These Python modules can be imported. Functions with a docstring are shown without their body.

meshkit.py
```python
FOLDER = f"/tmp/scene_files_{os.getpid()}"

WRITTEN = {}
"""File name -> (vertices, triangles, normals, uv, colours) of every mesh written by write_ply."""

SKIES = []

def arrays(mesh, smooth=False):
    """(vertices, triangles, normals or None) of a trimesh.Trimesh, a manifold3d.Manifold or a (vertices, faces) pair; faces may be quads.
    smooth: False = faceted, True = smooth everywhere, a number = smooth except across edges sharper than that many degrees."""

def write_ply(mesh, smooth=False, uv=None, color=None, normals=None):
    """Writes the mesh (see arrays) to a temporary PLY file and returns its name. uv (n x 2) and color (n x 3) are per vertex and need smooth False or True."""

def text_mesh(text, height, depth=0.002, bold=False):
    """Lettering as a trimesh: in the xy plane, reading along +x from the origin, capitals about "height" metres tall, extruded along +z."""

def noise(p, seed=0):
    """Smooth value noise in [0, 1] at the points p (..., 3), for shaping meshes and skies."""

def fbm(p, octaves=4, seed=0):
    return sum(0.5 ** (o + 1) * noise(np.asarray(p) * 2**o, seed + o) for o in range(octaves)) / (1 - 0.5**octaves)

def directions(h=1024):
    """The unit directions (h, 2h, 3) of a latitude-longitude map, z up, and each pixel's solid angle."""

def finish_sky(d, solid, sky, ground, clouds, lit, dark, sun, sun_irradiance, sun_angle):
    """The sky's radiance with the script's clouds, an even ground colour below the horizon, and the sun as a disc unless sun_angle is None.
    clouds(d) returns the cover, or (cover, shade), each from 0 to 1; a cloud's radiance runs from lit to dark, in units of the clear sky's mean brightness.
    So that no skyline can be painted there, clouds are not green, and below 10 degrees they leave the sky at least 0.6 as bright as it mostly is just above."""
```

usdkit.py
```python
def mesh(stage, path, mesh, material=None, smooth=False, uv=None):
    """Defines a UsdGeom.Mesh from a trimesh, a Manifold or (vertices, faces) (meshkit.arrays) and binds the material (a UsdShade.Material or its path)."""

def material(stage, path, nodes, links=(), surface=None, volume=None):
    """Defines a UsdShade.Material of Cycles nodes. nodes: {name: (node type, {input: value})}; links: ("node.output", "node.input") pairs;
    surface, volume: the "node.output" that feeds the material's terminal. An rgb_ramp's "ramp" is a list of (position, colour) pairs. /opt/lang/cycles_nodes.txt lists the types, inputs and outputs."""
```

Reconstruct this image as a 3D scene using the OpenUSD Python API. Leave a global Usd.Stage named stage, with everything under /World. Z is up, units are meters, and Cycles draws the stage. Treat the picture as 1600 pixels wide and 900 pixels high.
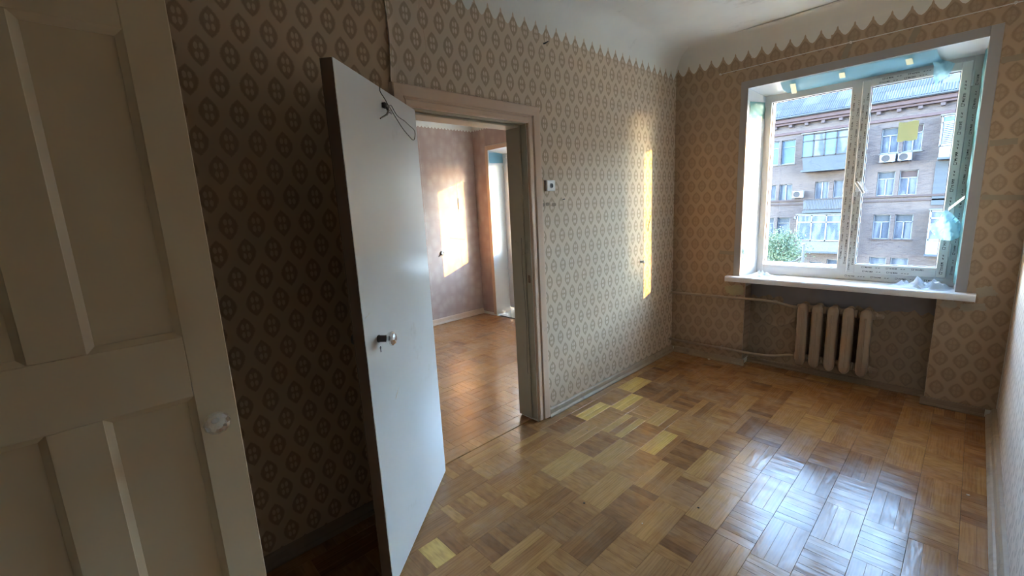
import math, random
import numpy as np, trimesh, usdkit, meshkit
from shapely.geometry import Polygon, box as sbox
from shapely.ops import unary_union
from pxr import Usd, UsdGeom, UsdLux, UsdShade, Gf, Sdf, Vt

stage = Usd.Stage.CreateInMemory()
UsdGeom.SetStageUpAxis(stage, UsdGeom.Tokens.z)
WORLD = UsdGeom.Xform.Define(stage, '/World')
UsdGeom.Scope.Define(stage, '/World/Looks')
rng = random.Random(7)
nrng = np.random.default_rng(11)

# ---------------------------------------------------------------- camera, sky, sun, exposure
CAM_AXES = np.array([[0.687973, -0.098482, 0.719023], [0.724039, 0.160860, -0.670740], [-0.049606, 0.982051, 0.181973]])
CAM_POS = np.array([1.98771, -4.02003, 1.5])
FOCAL_PX = 676.29
EXPOSURE = 2.68
SKY_STRENGTH = 1.15
SKY_TINT = (1.24, 0.96, 0.78)          # the camera's white balance
SUN_STRENGTH = 1.2
SUN_COLOR = (1.0, 0.49, 0.11)
SUN_TO = np.array([1.0, 0.675, 0.248]); SUN_TO = SUN_TO / np.linalg.norm(SUN_TO)

cam = UsdGeom.Camera.Define(stage, '/World/camera')
m4 = np.eye(4); m4[:3, :3] = CAM_AXES.T; m4[3, :3] = CAM_POS
cam.AddTransformOp().Set(Gf.Matrix4d(*m4.flatten().tolist()))
cam.CreateHorizontalApertureAttr(36.0)
cam.CreateFocalLengthAttr(36.0 * FOCAL_PX / 1600)
cam.CreateClippingRangeAttr(Gf.Vec2f(0.05, 2000))
cam.CreateExposureAttr(EXPOSURE)

sky_m = usdkit.material(stage, '/World/Looks/evening_sky', {
    's': ('sky_texture', {'sky_type': 'multiple_scattering', 'sun_disc': False, 'sun_elevation': math.asin(SUN_TO[2]),
                          'sun_rotation': math.atan2(SUN_TO[0], SUN_TO[1]), 'altitude': 150.0, 'air_density': 1.0, 'aerosol_density': 0.0, 'ozone_density': 1.0}),
    'w': ('mix', {'mix_type': 'multiply', 'fac': 1.0, 'color2': SKY_TINT}),
    'b': ('background_shader', {'strength': SKY_STRENGTH})}, [('s.color', 'w.color1'), ('w.color', 'b.color')], surface='b.background')
dome = UsdLux.DomeLight.Define(stage, '/World/sky')
dome.CreateIntensityAttr(1.0)
UsdShade.MaterialBindingAPI.Apply(dome.GetPrim()).Bind(sky_m)
sun = UsdLux.DistantLight.Define(stage, '/World/sun')
sun.CreateAngleAttr(0.53); sun.CreateNormalizeAttr(True); sun.CreateIntensityAttr(SUN_STRENGTH); sun.CreateColorAttr(Gf.Vec3f(*SUN_COLOR))
zax = SUN_TO; xax = np.cross([0, 0, 1.0], zax); xax /= np.linalg.norm(xax); yax = np.cross(zax, xax)
ms = np.eye(4); ms[0, :3], ms[1, :3], ms[2, :3] = xax, yax, zax
sun.AddTransformOp().Set(Gf.Matrix4d(*ms.flatten().tolist()))

# ---------------------------------------------------------------- helpers: meshes
class MB:
    def __init__(s): s.v, s.f, s.n = [], [], 0
    def add(s, v, f):
        v = np.asarray(v, float); f = np.asarray(f, int)
        if f.shape[1] == 4: f = np.vstack([f[:, [0, 1, 2]], f[:, [0, 2, 3]]])
        s.v.append(v); s.f.append(f + s.n); s.n += len(v); return s
    def tm(s, m): return s.add(m.vertices, m.faces)
    def hexa(s, p): return s.add(p, [[0, 3, 2, 1], [4, 5, 6, 7], [0, 1, 5, 4], [1, 2, 6, 5], [2, 3, 7, 6], [3, 0, 4, 7]])
    def box(s, x0, x1, y0, y1, z0, z1):
        return s.hexa([(x0, y0, z0), (x1, y0, z0), (x1, y1, z0), (x0, y1, z0), (x0, y0, z1), (x1, y0, z1), (x1, y1, z1), (x0, y1, z1)])
    def cbox(s, x0, x1, y0, y1, z0, z1, c=.003):
        pts = []
        for x, sx in ((x0, 1), (x1, -1)):
            for y, sy in ((y0, 1), (y1, -1)):
                for z, sz in ((z0, 1), (z1, -1)):
                    pts += [(x, y + sy * c, z + sz * c), (x + sx * c, y, z + sz * c), (x + sx * c, y + sy * c, z)]
        h = trimesh.convex.convex_hull(np.array(pts)); return s.tm(h)
    def extr(s, poly, a, b, frame):
        """extrude a shapely polygon (u, v) from a to b along w; frame(u, v, w) arrays to points"""
        for g in getattr(poly, 'geoms', [poly]):
            if g.is_empty or g.area < 1e-9: continue
            m = trimesh.creation.extrude_polygon(g, b - a, engine='earcut')
            v = np.array(m.vertices); s.add(frame(v[:, 0], v[:, 1], v[:, 2] + a), m.faces)
        return s
    def tube(s, pts, r, n=10, cap=True):
        p = np.asarray(pts, float); t = np.gradient(p, axis=0); t /= np.linalg.norm(t, axis=1, keepdims=True) + 1e-12
        r = np.broadcast_to(r, (len(p),))
        a = np.cross(t[0], [0, 0, 1.0] if abs(t[0][2]) < .9 else [1.0, 0, 0]); vs = []
        for i in range(len(p)):
            a = a - t[i] * np.dot(a, t[i]); a /= np.linalg.norm(a) + 1e-12; b = np.cross(t[i], a)
            ang = np.arange(n) * 2 * np.pi / n
            vs.append(p[i] + r[i] * (np.cos(ang)[:, None] * a + np.sin(ang)[:, None] * b))
        v = np.vstack(vs); f = []
        for i in range(len(p) - 1):
            for j in range(n): f.append([i * n + j, i * n + (j + 1) % n, (i + 1) * n + (j + 1) % n, (i + 1) * n + j])
        s.add(v, f)
        if cap:
            for i, o in ((0, -1), (len(p) - 1, 1)):
                c = np.vstack([vs[i], p[i][None]]); k = n
                s.add(c, [[j, (j + 1) % n, k] if o > 0 else [(j + 1) % n, j, k] for j in range(n)])
        return s
    def lathe(s, prof, origin, axis, n=24):
        axis = np.asarray(axis, float); axis /= np.linalg.norm(axis)
        a = np.cross(axis, [0, 0, 1.0] if abs(axis[2]) < .9 else [1.0, 0, 0]); a /= np.linalg.norm(a); b = np.cross(axis, a)
        ang = np.arange(n) * 2 * np.pi / n; ring = np.cos(ang)[:, None] * a + np.sin(ang)[:, None] * b
        v = np.vstack([np.asarray(origin) + h * axis + max(r, 1e-5) * ring for r, h in prof]); f = []
        for i in range(len(prof) - 1):
            for j in range(n): f.append([i * n + j, i * n + (j + 1) % n, (i + 1) * n + (j + 1) % n, (i + 1) * n + j])
        return s.add(v, f)
    def grid(s, P):
        """P: (n, m, 3) points"""
        P = np.asarray(P, float); n, m = P.shape[:2]
        i, j = np.meshgrid(np.arange(n - 1), np.arange(m - 1), indexing='ij')
        f = np.stack([i * m + j, (i + 1) * m + j, (i + 1) * m + j + 1, i * m + j + 1], -1).reshape(-1, 4)
        return s.add(P.reshape(-1, 3), f)
    def shell(s, P, N, t):
        """a thin solid sheet from a grid of points; N is its thickness direction"""
        P = np.asarray(P, float); s.grid(P); s.grid((P + np.asarray(N) * t)[::-1]); return s
    def arr(s): return np.vstack(s.v), np.vstack(s.f)

YZ = lambda u, v, w: np.stack([w, u, v], 1)     # polygon in (y, z), extruded along x
XZ = lambda u, v, w: np.stack([u, w, v], 1)     # polygon in (x, z), extruded along y
XY = lambda u, v, w: np.stack([u, v, w], 1)
USED = {}
def numbered(parent, name):
    k = USED.get((parent, name), 0); USED[(parent, name)] = k + 1
    return f'{parent}/{name}' + (f'_{k:03d}' if k else '')
def tag(p, label=None, cat=None, group=None, kind=None):
    for k, v in (('label', label), ('category', cat), ('group', group), ('kind', kind)):
        if v: p.SetCustomDataByKey(k, v)
    return p
def thing(name, label, cat, loc=(0, 0, 0), rz=0, group=None, kind=None):
    x = UsdGeom.Xform.Define(stage, numbered('/World', name))
    x.AddTranslateOp().Set(Gf.Vec3d(*map(float, loc)))
    if rz: x.AddRotateZOp().Set(float(rz))
    return tag(x.GetPrim(), label, cat, group, kind)
def obj(name, mb, mat, parent=None, smooth=False, label=None, cat=None, group=None, kind=None, tone=None):
    path = numbered(str(parent.GetPath()) if parent else '/World', name)
    m = mb.arr() if isinstance(mb, MB) else mb
    g = usdkit.mesh(stage, path, m, mat, smooth=smooth)
    if tone is not None:
        pv = UsdGeom.PrimvarsAPI(g).CreatePrimvar('tone', Sdf.ValueTypeNames.FloatArray, 'vertex')
        n = len(g.GetPointsAttr().Get())
        pv.Set(Vt.FloatArray.FromNumpy(np.broadcast_to(np.asarray(tone, np.float32), (n,)).copy()))
    return tag(g.GetPrim(), label, cat, group, kind)

# ---------------------------------------------------------------- helpers: materials
class NG:
    def __init__(s, name): s.name, s.nodes, s.links, s.k = name, {}, [], 0
    def n(s, kind, **inp):
        s.k += 1; nm = f'n{s.k}'; vals = {}
        for k, v in inp.items():
            if isinstance(v, str) and '.' in v and v.split('.')[0] in s.nodes: s.links.append((v, f'{nm}.{k}'))
            else: vals[k] = v
        s.nodes[nm] = (kind, vals); return nm
    def m(s, op, a, b=0.0, c=0.0): return s.n('math', math_type=op, value1=a, value2=b, value3=c) + '.value'
    def mix(s, f, a, b, t='mix'): return s.n('mix', mix_type=t, fac=f, color1=a, color2=b) + '.color'
    def xyz(s):
        g = s.n('geometry'); sp = s.n('separate_xyz', vector=f'{g}.position'); return f'{g}.position', f'{sp}.x', f'{sp}.y', f'{sp}.z'
    def noise(s, vec, scale, detail=2.0, rough=.5): return s.n('noise_texture', vector=vec, scale=scale, detail=detail, roughness=rough) + '.fac'
    def scaled(s, vec, sx, sy, sz, loc=(0, 0, 0)): return s.n('mapping', vector=vec, scale=(sx, sy, sz), location=loc) + '.vector'
    def ramp(s, fac, stops, interpolate=True): return s.n('rgb_ramp', fac=fac, ramp=stops, interpolate=interpolate) + '.color'
    def bump(s, h, strength=.2, dist=.002): return s.n('bump', height=h, strength=strength, distance=dist) + '.normal'
    def done(s, surf): return usdkit.material(stage, f'/World/Looks/{s.name}', s.nodes, s.links, surface=surf)
def lin(r, g, b):
    f = lambda c: (c / 255 / 12.92 if c <= 10 else ((c / 255 + .055) / 1.055) ** 2.4)
    return (f(r), f(g), f(b))
def plain(name, col, rough=.5, var=.12, scale=8.0, bump=.1, bdist=.001, bscale=60.0, metal=0.0, spec=.5, dirt=None):
    g = NG(name); pos = g.xyz()[0]
    c = g.mix(g.noise(pos, scale, 4.0, .6), tuple(x * (1 - var) for x in col), tuple(min(1, x * (1 + var)) for x in col))
    if dirt:
        c = g.mix(g.ramp(g.noise(pos, dirt[1], 5.0, .65), [(0, (0, 0, 0)), (dirt[2], (0, 0, 0)), (dirt[2] + .15, (1, 1, 1)), (1, (1, 1, 1))]), c, dirt[0])
    kw = dict(base_color=c, roughness=rough, metallic=metal, specular_ior_level=spec)
    if bump: kw['normal'] = g.bump(g.noise(pos, bscale, 3.0), bump, bdist)
    return g.done(g.n('principled_bsdf', **kw) + '.BSDF')

def film(name, col, clear, tcol):
    g = NG(name); d = g.n('principled_bsdf', base_color=col, roughness=.3); t = g.n('translucent_bsdf', color=col)
    a = g.n('mix_closure', fac=.5, closure1=f'{d}.BSDF', closure2=f'{t}.BSDF')
    return g.done(g.n('mix_closure', fac=clear, closure1=f'{a}.closure', closure2=g.n('transparent_bsdf', color=tcol) + '.BSDF') + '.closure')
PERIOD, ROW = .0975, .105
def wallpaper(name, uaxis, u0, v0, ground, ring, petal, dirt, half_w=.34):
    """beige paper printed with pointed medallions of four petals in a half-drop repeat"""
    g = NG(name); pos, x, y, z = g.xyz(); u = x if uaxis == 'x' else y
    def lattice(du, dv):
        p = g.m('subtract', g.m('fraction', g.m('add', g.m('divide', g.m('subtract', u, u0 + du), PERIOD), 100.5)), .5)
        q = g.m('subtract', g.m('fraction', g.m('add', g.m('divide', g.m('subtract', z, v0 + dv), 2 * ROW), 100.5)), .5)
        ap = g.m('divide', g.m('absolute', p), half_w); aq = g.m('divide', g.m('absolute', q), .262)
        d = g.m('add', ap, g.m('multiply', g.m('power', aq, 1.9), 1.0))
        return d, ap, aq
    dA, pA, qA = lattice(0, 0); dB, pB, qB = lattice(PERIOD / 2, ROW)
    d = g.m('minimum', dA, dB)
    useA = g.m('less_than', dA, dB)
    sel = lambda a, b: g.m('add', g.m('multiply', a, useA), g.m('multiply', b, g.m('subtract', 1.0, useA)))
    def ell(v, c, r): t = g.m('divide', g.m('subtract', v, c), r); return g.m('multiply', t, t)
    e = g.m('add', ell(sel(pA, pB), .25, .215), ell(sel(qA, qB), .29, .25))
    edge = g.m('subtract', g.noise(pos, 230.0, 2.0), .5)
    cl = lambda v: g.n('clamp', value=v) + '.result'
    soft = g.m('add', d, g.m('multiply', edge, .30))
    pet = cl(g.m('multiply', g.m('subtract', g.m('add', 1.0, g.m('multiply', edge, .9)), e), 2.2))
    body = g.ramp(g.m('divide', soft, 1.5), [(0, ring), (.38, ring), (.47, tuple(r * .86 for r in ring)), (.60, tuple(r * .95 for r in ring)), (.70, ground), (1, ground)])
    col = g.mix(g.m('multiply', pet, g.m('add', .60, g.m('multiply', g.noise(pos, 70.0, 2.0), .6))), body, petal)
    col = g.mix(g.m('multiply', g.noise(pos, 2.3, 4.0, .6), .45), col, dirt)
    fib = g.noise(pos, 420.0, 2.0)
    h = g.m('add', g.m('multiply', fib, .25), g.m('multiply', g.noise(pos, 9.0, 3.0), 1.2))
    b = g.n('principled_bsdf', base_color=col, roughness=.72, specular_ior_level=.3, normal=g.bump(h, .35, .003))
    return g.done(f'{b}.BSDF')

def wood(name, grain, stops, rough=(.10, .34)):
    g = NG(name); pos, x, y, z = g.xyz()
    t = g.n('attribute', attribute='tone'); tf = f'{t}.fac'
    off = g.n('combine_xyz', x=g.m('multiply', tf, 37.0), y=g.m('multiply', tf, 91.0), z=g.m('multiply', tf, 13.0)) + '.vector'
    p2 = g.n('vector_math', math_type='add', vector1=pos, vector2=off) + '.vector'
    s = (70.0, 5.0, 30.0) if grain == 'y' else (5.0, 70.0, 30.0)
    gr = g.noise(g.scaled(p2, *s), 1.0, 5.0, .62)
    s2 = (20.0, 3.0, 9.0) if grain == 'y' else (3.0, 20.0, 9.0)
    wv = g.n('wave_texture', vector=g.scaled(p2, *s2), scale=1.2, distortion=7.0, detail=3.0, detail_scale=1.5) + '.fac'
    base = g.ramp(g.m('fraction', tf), stops)
    k = g.m('add', g.m('multiply', gr, .84), g.m('multiply', wv, .16))
    col = g.mix(g.ramp(k, [(0, (.36, .36, .36)), (.36, (.72, .72, .72)), (.55, (1, 1, 1)), (1, (1.3, 1.3, 1.3))]), (0, 0, 0), base, 'mix')
    shade = g.ramp(k, [(0, (.50, .47, .44)), (.36, (.80, .77, .75)), (.56, (1, 1, 1)), (1, (1.2, 1.2, 1.2))])
    col = g.mix(1.0, base, shade, 'multiply')
    wear = g.noise(pos, 3.1, 5.0, .6)
    col = g.mix(g.ramp(wear, [(0, (0, 0, 0)), (.5, (0, 0, 0)), (.75, (.45, .45, .45)), (1, (.6, .6, .6))]), col, (.27, .17, .095))
    spots = g.noise(pos, 16.0, 4.0, .6)
    r = g.n('map_range', value=g.m('add', g.m('multiply', wear, .6), g.m('multiply', spots, .4)), from_min=.3, from_max=.7, to_min=rough[0], to_max=rough[1], clamp=True) + '.result'
    wavy = g.noise(g.scaled(pos, *((22.0, 5.0, 1.0) if grain == 'y' else (5.0, 22.0, 1.0))), 1.0, 2.0)
    h = g.m('add', g.m('multiply', gr, .30), g.m('multiply', wavy, 2.4))
    b = g.n('principled_bsdf', base_color=col, roughness=r, specular_ior_level=.55, normal=g.bump(h, .32, .0022))
    return g.done(f'{b}.BSDF')

W_STOPS = [(0, (.105, .044, .016)), (.25, (.24, .110, .040)), (.55, (.39, .195, .070)), (.8, (.47, .26, .092)), (.9, (.58, .36, .115)), (1, (.76, .49, .12))]
M = {}
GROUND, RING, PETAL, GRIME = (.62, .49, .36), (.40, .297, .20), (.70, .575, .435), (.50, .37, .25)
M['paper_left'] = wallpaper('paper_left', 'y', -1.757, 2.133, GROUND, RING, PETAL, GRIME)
M['paper_left_shaded'] = wallpaper('paper_left_shaded', 'y', -3.409, 2.219, (.54, .385, .25), (.32, .215, .13), (.57, .42, .28), (.42, .28, .17))  # stretch beyond the doorway: its shade put into darker, browner print colours
M['paper_back_shaded'] = wallpaper('paper_back_shaded', 'x', .02, 2.133, (.455, .335, .222), (.355, .253, .162), (.415, .302, .196), (.34, .24, .15), .40)  # same print as the doorway wall, backlit shade put into the colours
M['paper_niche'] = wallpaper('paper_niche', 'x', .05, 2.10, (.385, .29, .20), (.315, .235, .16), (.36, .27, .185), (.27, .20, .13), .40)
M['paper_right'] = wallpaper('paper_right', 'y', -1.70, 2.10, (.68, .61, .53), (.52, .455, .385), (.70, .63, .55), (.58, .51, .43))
M['wood_y'] = wood('wood_y', 'y', W_STOPS); M['wood_x'] = wood('wood_x', 'x', W_STOPS)
R_STOPS = [(0, (.17, .072, .026)), (.4, (.36, .165, .06)), (.8, (.46, .23, .085)), (1, (.55, .31, .12))]
M['wood2_y'] = wood('wood2_y', 'y', R_STOPS, (.14, .34)); M['wood2_x'] = wood('wood2_x', 'x', R_STOPS, (.14, .34))
M['plaster'] = plain('plaster', (0.732, 0.708, 0.637), .85, .10, 3.0, .25, .003, 40.0, dirt=((.50, .46, .38), 2.2, .60))
M['raw_plaster'] = plain('raw_plaster', (0.250, 0.235, 0.235), .9, .25, 6.0, .4, .004, 30.0)
M['patch_plaster'] = plain('patch_plaster', (.40, .34, .25), .9, .15, 20.0, .5, .004, 60.0)
M['foam'] = plain('foam', (.42, .37, .22), .9, .15, 30.0, .6, .006, 40.0)
M['dark_floor'] = plain('dark_floor', (.035, .022, .012), .9)
M['casing'] = plain('casing', (0.611, 0.427, 0.297), .42, .10, 6.0, .25, .002, 25.0, dirt=((.34, .25, .18), 5.0, .62))
M['jamb'] = plain('jamb', (0.450, 0.394, 0.281), .5, .10, 5.0, .25, .002, 25.0, dirt=((.22, .17, .11), 6.0, .64))
M['door_white'] = plain('door_white', (.70, .69, .65), .22, .05, 2.0, .18, .003, 9.0, dirt=((.55, .51, .44), 3.2, .66))
M['door_edge'] = plain('door_edge', (.17, .105, .065), .6, .15, 12.0, .3, .002, 30.0)  # shade of the beige leaf edge put into a dark brown
M['door_beige'] = plain('door_beige', (0.668, 0.520, 0.325), .38, .08, 4.0, .22, .002, 18.0, dirt=((.36, .29, .20), 4.0, .66))
M['skirting'] = plain('skirting', (0.360, 0.275, 0.183), .5, .2, 14.0, .3, .002, 40.0, dirt=((.24, .17, .11), 9.0, .58))
M['skirting_brown'] = plain('skirting_brown', (.24, .17, .11), .5, .2, 14.0, .3, .002, 40.0)
M['pvc'] = plain('pvc', (.74, .76, .76), .28, .03, 3.0, 0)
M['pvc_trim'] = plain('pvc_trim', (0.340, 0.327, 0.319), .4, .04, 3.0, 0)
M['sill'] = plain('sill', (.76, .77, .79), .3, .05, 4.0, .1, .001, 20.0)
M['film_white'] = plain('film_white', (0.753, 0.786, 0.773), .35, .08, 9.0, .2, .001, 25.0)
M['print'] = plain('print', (.05, .055, .06), .6, .3, 60.0, 0)
M['gasket'] = plain('gasket', (.06, .06, .065), .6, 0, 1.0, 0)
M['metal'] = plain('metal', (.55, .54, .52), .35, .1, 20.0, 0, metal=1.0)
M['dark_metal'] = plain('dark_metal', (.03, .028, .026), .45, .2, 30.0, 0)
M['wire'] = plain('wire', (.16, .15, .13), .45, .1, 30.0, 0, metal=.6)
M['wire_light'] = plain('wire_light', (.62, .60, .56), .4, .1, 30.0, 0)
M['radiator'] = plain('radiator', (.36, .262, .18), .42, .10, 9.0, .25, .002, 30.0, dirt=((.30, .21, .14), 8.0, .62))
M['pipe'] = plain('pipe', (.36, .28, .20), .42, .12, 9.0, .2, .001, 40.0)
M['tape_beige'] = plain('tape_beige', (0.300, 0.246, 0.168), .6, .08, 12.0, .2, .001, 60.0)
M['paper_yellow'] = film('paper_yellow', (.40, .375, .235), .10, (.9, .88, .7))
M['tape_yellow'] = plain('tape_yellow', (.74, .69, .42), .6, .08, 12.0, .2, .001, 60.0)
M['switch'] = plain('switch', (0.726, 0.704, 0.660), .35, .05, 9.0, 0)
M['grey_knob'] = plain('grey_knob', (0.300, 0.300, 0.285), .4, .1, 30.0, 0)
M['crumb'] = plain('crumb', (.06, .04, .025), .8, .2, 90.0, 0)
M['crumb_light'] = plain('crumb_light', (.62, .57, .48), .8, .2, 90.0, 0)
def glassy(name, col=(.90, .91, .90), rough=.04, ior=1.5):
    g = NG(name); return g.done(g.n('principled_bsdf', base_color=col, roughness=rough, transmission_weight=.86, ior=ior) + '.BSDF')
M['crystal'] = glassy('crystal')
g = NG('window_glass'); fc = g.n('layer_weight', blend=.5) + '.facing'
fr = g.m('add', .03, g.m('multiply', .9, g.m('power', fc, 5.0)))
M['glass'] = g.done(g.n('mix_closure', fac=fr, closure1=g.n('transparent_bsdf', color=(.93, .96, .97)) + '.BSDF', closure2=g.n('glossy_bsdf', color=(.9, .95, 1), roughness=.02) + '.BSDF') + '.closure')
M['film_blue'] = film('film_blue', (.40, .66, .76), .22, (.6, .85, .95))
M['film_teal'] = film('film_teal', (.30, .50, .50), .30, (.75, .9, .9))
M['film_clear'] = film('film_clear', (.84, .88, .92), .15, (.95, .97, 1))

# ================================================================ THE SETTING
X1, YF, ZC = 2.211, -4.65, 2.775            # right wall, front wall, ceiling height
YO = .71                                    # outer face of the facade wall
# ---------------- floor: mosaic parquet
floor = thing('floor', 'worn lacquered oak mosaic parquet floor of the room with the radiator', 'floor', kind='structure')
obj('subfloor', MB().box(-.06, X1 + .3, YF - .05, .16, -.14, -.0095), M['dark_floor'], floor)
YELLOW = [(.17, -1.59, .97), (.48, -1.61, .90), (.78, -1.68, .93), (.33, -1.27, 1.0), (.175, -1.0, .96), (.79, -2.25, .80), (.64, -1.40, .86), (.33, -1.9, .80), (.63, -2.0, .80), (.46, -3.02, .93), (.50, -2.2, .84), (1.08, -1.72, .80)]
def piece(x0, x1, y0, y1, r, lift=0.0):
    c = .0006; z = [lift + r.uniform(-.0003, .0003) for _ in range(4)]
    t = [(x0 + c, y0 + c, z[0]), (x1 - c, y0 + c, z[1]), (x1 - c, y1 - c, z[2]), (x0 + c, y1 - c, z[3])]
    m = [(x0, y0, z[0] - .0005), (x1, y0, z[1] - .0005), (x1, y1, z[2] - .0005), (x0, y1, z[3] - .0005)]
    b = [(x0, y0, -.009), (x1, y0, -.009), (x1, y1, -.009), (x0, y1, -.009)]
    f = [[0, 1, 2, 3]]
    for i in range(4): j = (i + 1) % 4; f += [[i, i + 4, j + 4, j], [i + 4, i + 8, j + 8, j + 4]]
    return np.array(t + m + b), np.array(f)
def px(x, y, z=0.0):
    d = (np.array([x, y, z]) - CAM_POS) @ CAM_AXES
    if d[2] > -.2: return None
    return 800 + FOCAL_PX * d[0] / -d[2], 450 - FOCAL_PX * d[1] / -d[2], -d[2]
def parquet(xa, xb, ya, yb, x0, pitch, length, r, yellow=(), drift=-.02):
    """columns of lengthwise and crosswise blocks: list of (verts, faces, grain, tone, x, y)"""
    out = []; k0 = int(math.floor((xa - x0) / pitch)); k = k0
    while x0 + k * pitch < xb:
        cx0, cx1 = x0 + k * pitch + .0004, x0 + (k + 1) * pitch - .0004
        j0 = int(math.floor((ya + 1.74) / length)) - 1
        for j in range(j0, int((yb + 1.74) / length) + 2):
            y0 = -1.74 + j * length + drift * k; y1 = y0 + length
            along = (j + k) % 2 == 0; bt = r.uniform(.30, .68)
            cyc = (y0 + y1) / 2; cxc = (cx0 + cx1) / 2; special = None
            for (sx, sy, st) in yellow:
                if abs(sx - cxc) < pitch / 2 and abs(sy - cyc) < length / 2: special = st
            n = 3 if along else 6
            for i in range(n):
                if along:
                    w = (cx1 - cx0) / 3; a, b, c, d = cx0 + i * w + .0001, cx0 + (i + 1) * w - .0001, y0 + .0003, y1 - .0003
                else:
                    w = length / 6; a, b, c, d = cx0, cx1, y0 + i * w + .0001, y0 + (i + 1) * w - .0001
                a, b, c, d = max(a, xa), min(b, xb), max(c, ya), min(d, yb)
                if b - a < .004 or d - c < .004: continue
                tone = min(.985, max(.02, bt + r.gauss(0, .085) - (.16 if r.random() < .05 else 0)))
                if special is not None and along and not (r.random() < .15): tone = min(.995, special + r.uniform(-.03, .02))
                if special is not None and not along and i in (2, 3): tone = special
                v, f = piece(a, b, c, d, r, r.uniform(-.0002, .0003))
                out.append((v, f, 'y' if along else 'x', tone, (a + b) / 2, (c + d) / 2, (b - a) * (d - c)))
        k += 1
    return out
def lay(pieces, parent, my, mx, field, limit=300):
    def seen(p):
        q = px(p[4], p[5])
        if q is None or not (-20 < q[0] < 1620 and -20 < q[1] < 930): return 0
        if p[4] < .75 and p[5] < -3.05 and q[0] < 640: return 0
        return p[6] / q[2] ** 3
    pieces = sorted(pieces, key=lambda p: -seen(p))
    for p in pieces[:limit]: obj('parquet_strip', (p[0], p[1]), my if p[2] == 'y' else mx, parent, tone=p[3])
    for gr, mt in (('y', my), ('x', mx)):
        mb = MB(); ts = []
        for p in pieces[limit:]:
            if p[2] == gr: mb.add(p[0], p[1]); ts += [p[3]] * len(p[0])
        if mb.n: obj(field, mb, mt, parent, tone=np.array(ts, np.float32), kind='stuff')
lay(parquet(-.055, X1, YF, -.0, .096, .1525, .305, random.Random(3), YELLOW) + parquet(.668, 1.868, .0005, .149, .096, .1525, .305, random.Random(5)), floor, M['wood_y'], M['wood_x'], 'parquet_field')

floor2 = thing('floor', 'reddish parquet floor of the neighbouring room beyond the doorway', 'floor', kind='structure')
obj('subfloor', MB().box(-2.95, -.0605, -4.7, -.02, -.14, -.0095), M['dark_floor'], floor2)
lay(parquet(-2.86, -.065, -4.4, -.1, -2.9, .21, .052 * 6, random.Random(9), (), .035), floor2, M['wood2_y'], M['wood2_x'], 'parquet_field')

# ---------------- ceiling with cove
ceil = thing('ceiling', 'whitewashed plaster ceiling with coved edges above the wallpapered room', 'ceiling', kind='structure')
obj('slab', MB().box(-.08, X1 + .2, YF - .2, YO, ZC, ZC + .2), M['plaster'], ceil)
def cove(r, z0, n=12):
    a = np.linspace(0, np.pi / 2, n)
    return [(r - r * math.cos(t), z0 + (ZC - z0) * math.sin(t)) for t in a]
cp = cove(.17, 2.615)
obj('cove', MB().extr(Polygon(cp + [(0, ZC + .004)]), YF, 0, lambda u, v, w: np.stack([u, w, v], 1)), M['plaster'], ceil, smooth=40)
cb = cove(.11, 2.655)
obj('cove', MB().extr(Polygon([(-a, b) for a, b in cb] + [(0, ZC + .004)]), 0, X1, YZ), M['plaster'], ceil, smooth=40)
bead = [(0.45 + t * (X1 - .45), -.118 - .004 * math.sin(t * 5), 2.779 - .012 * min(1, t * 4)) for t in np.linspace(0, 1, 14)]
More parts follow.
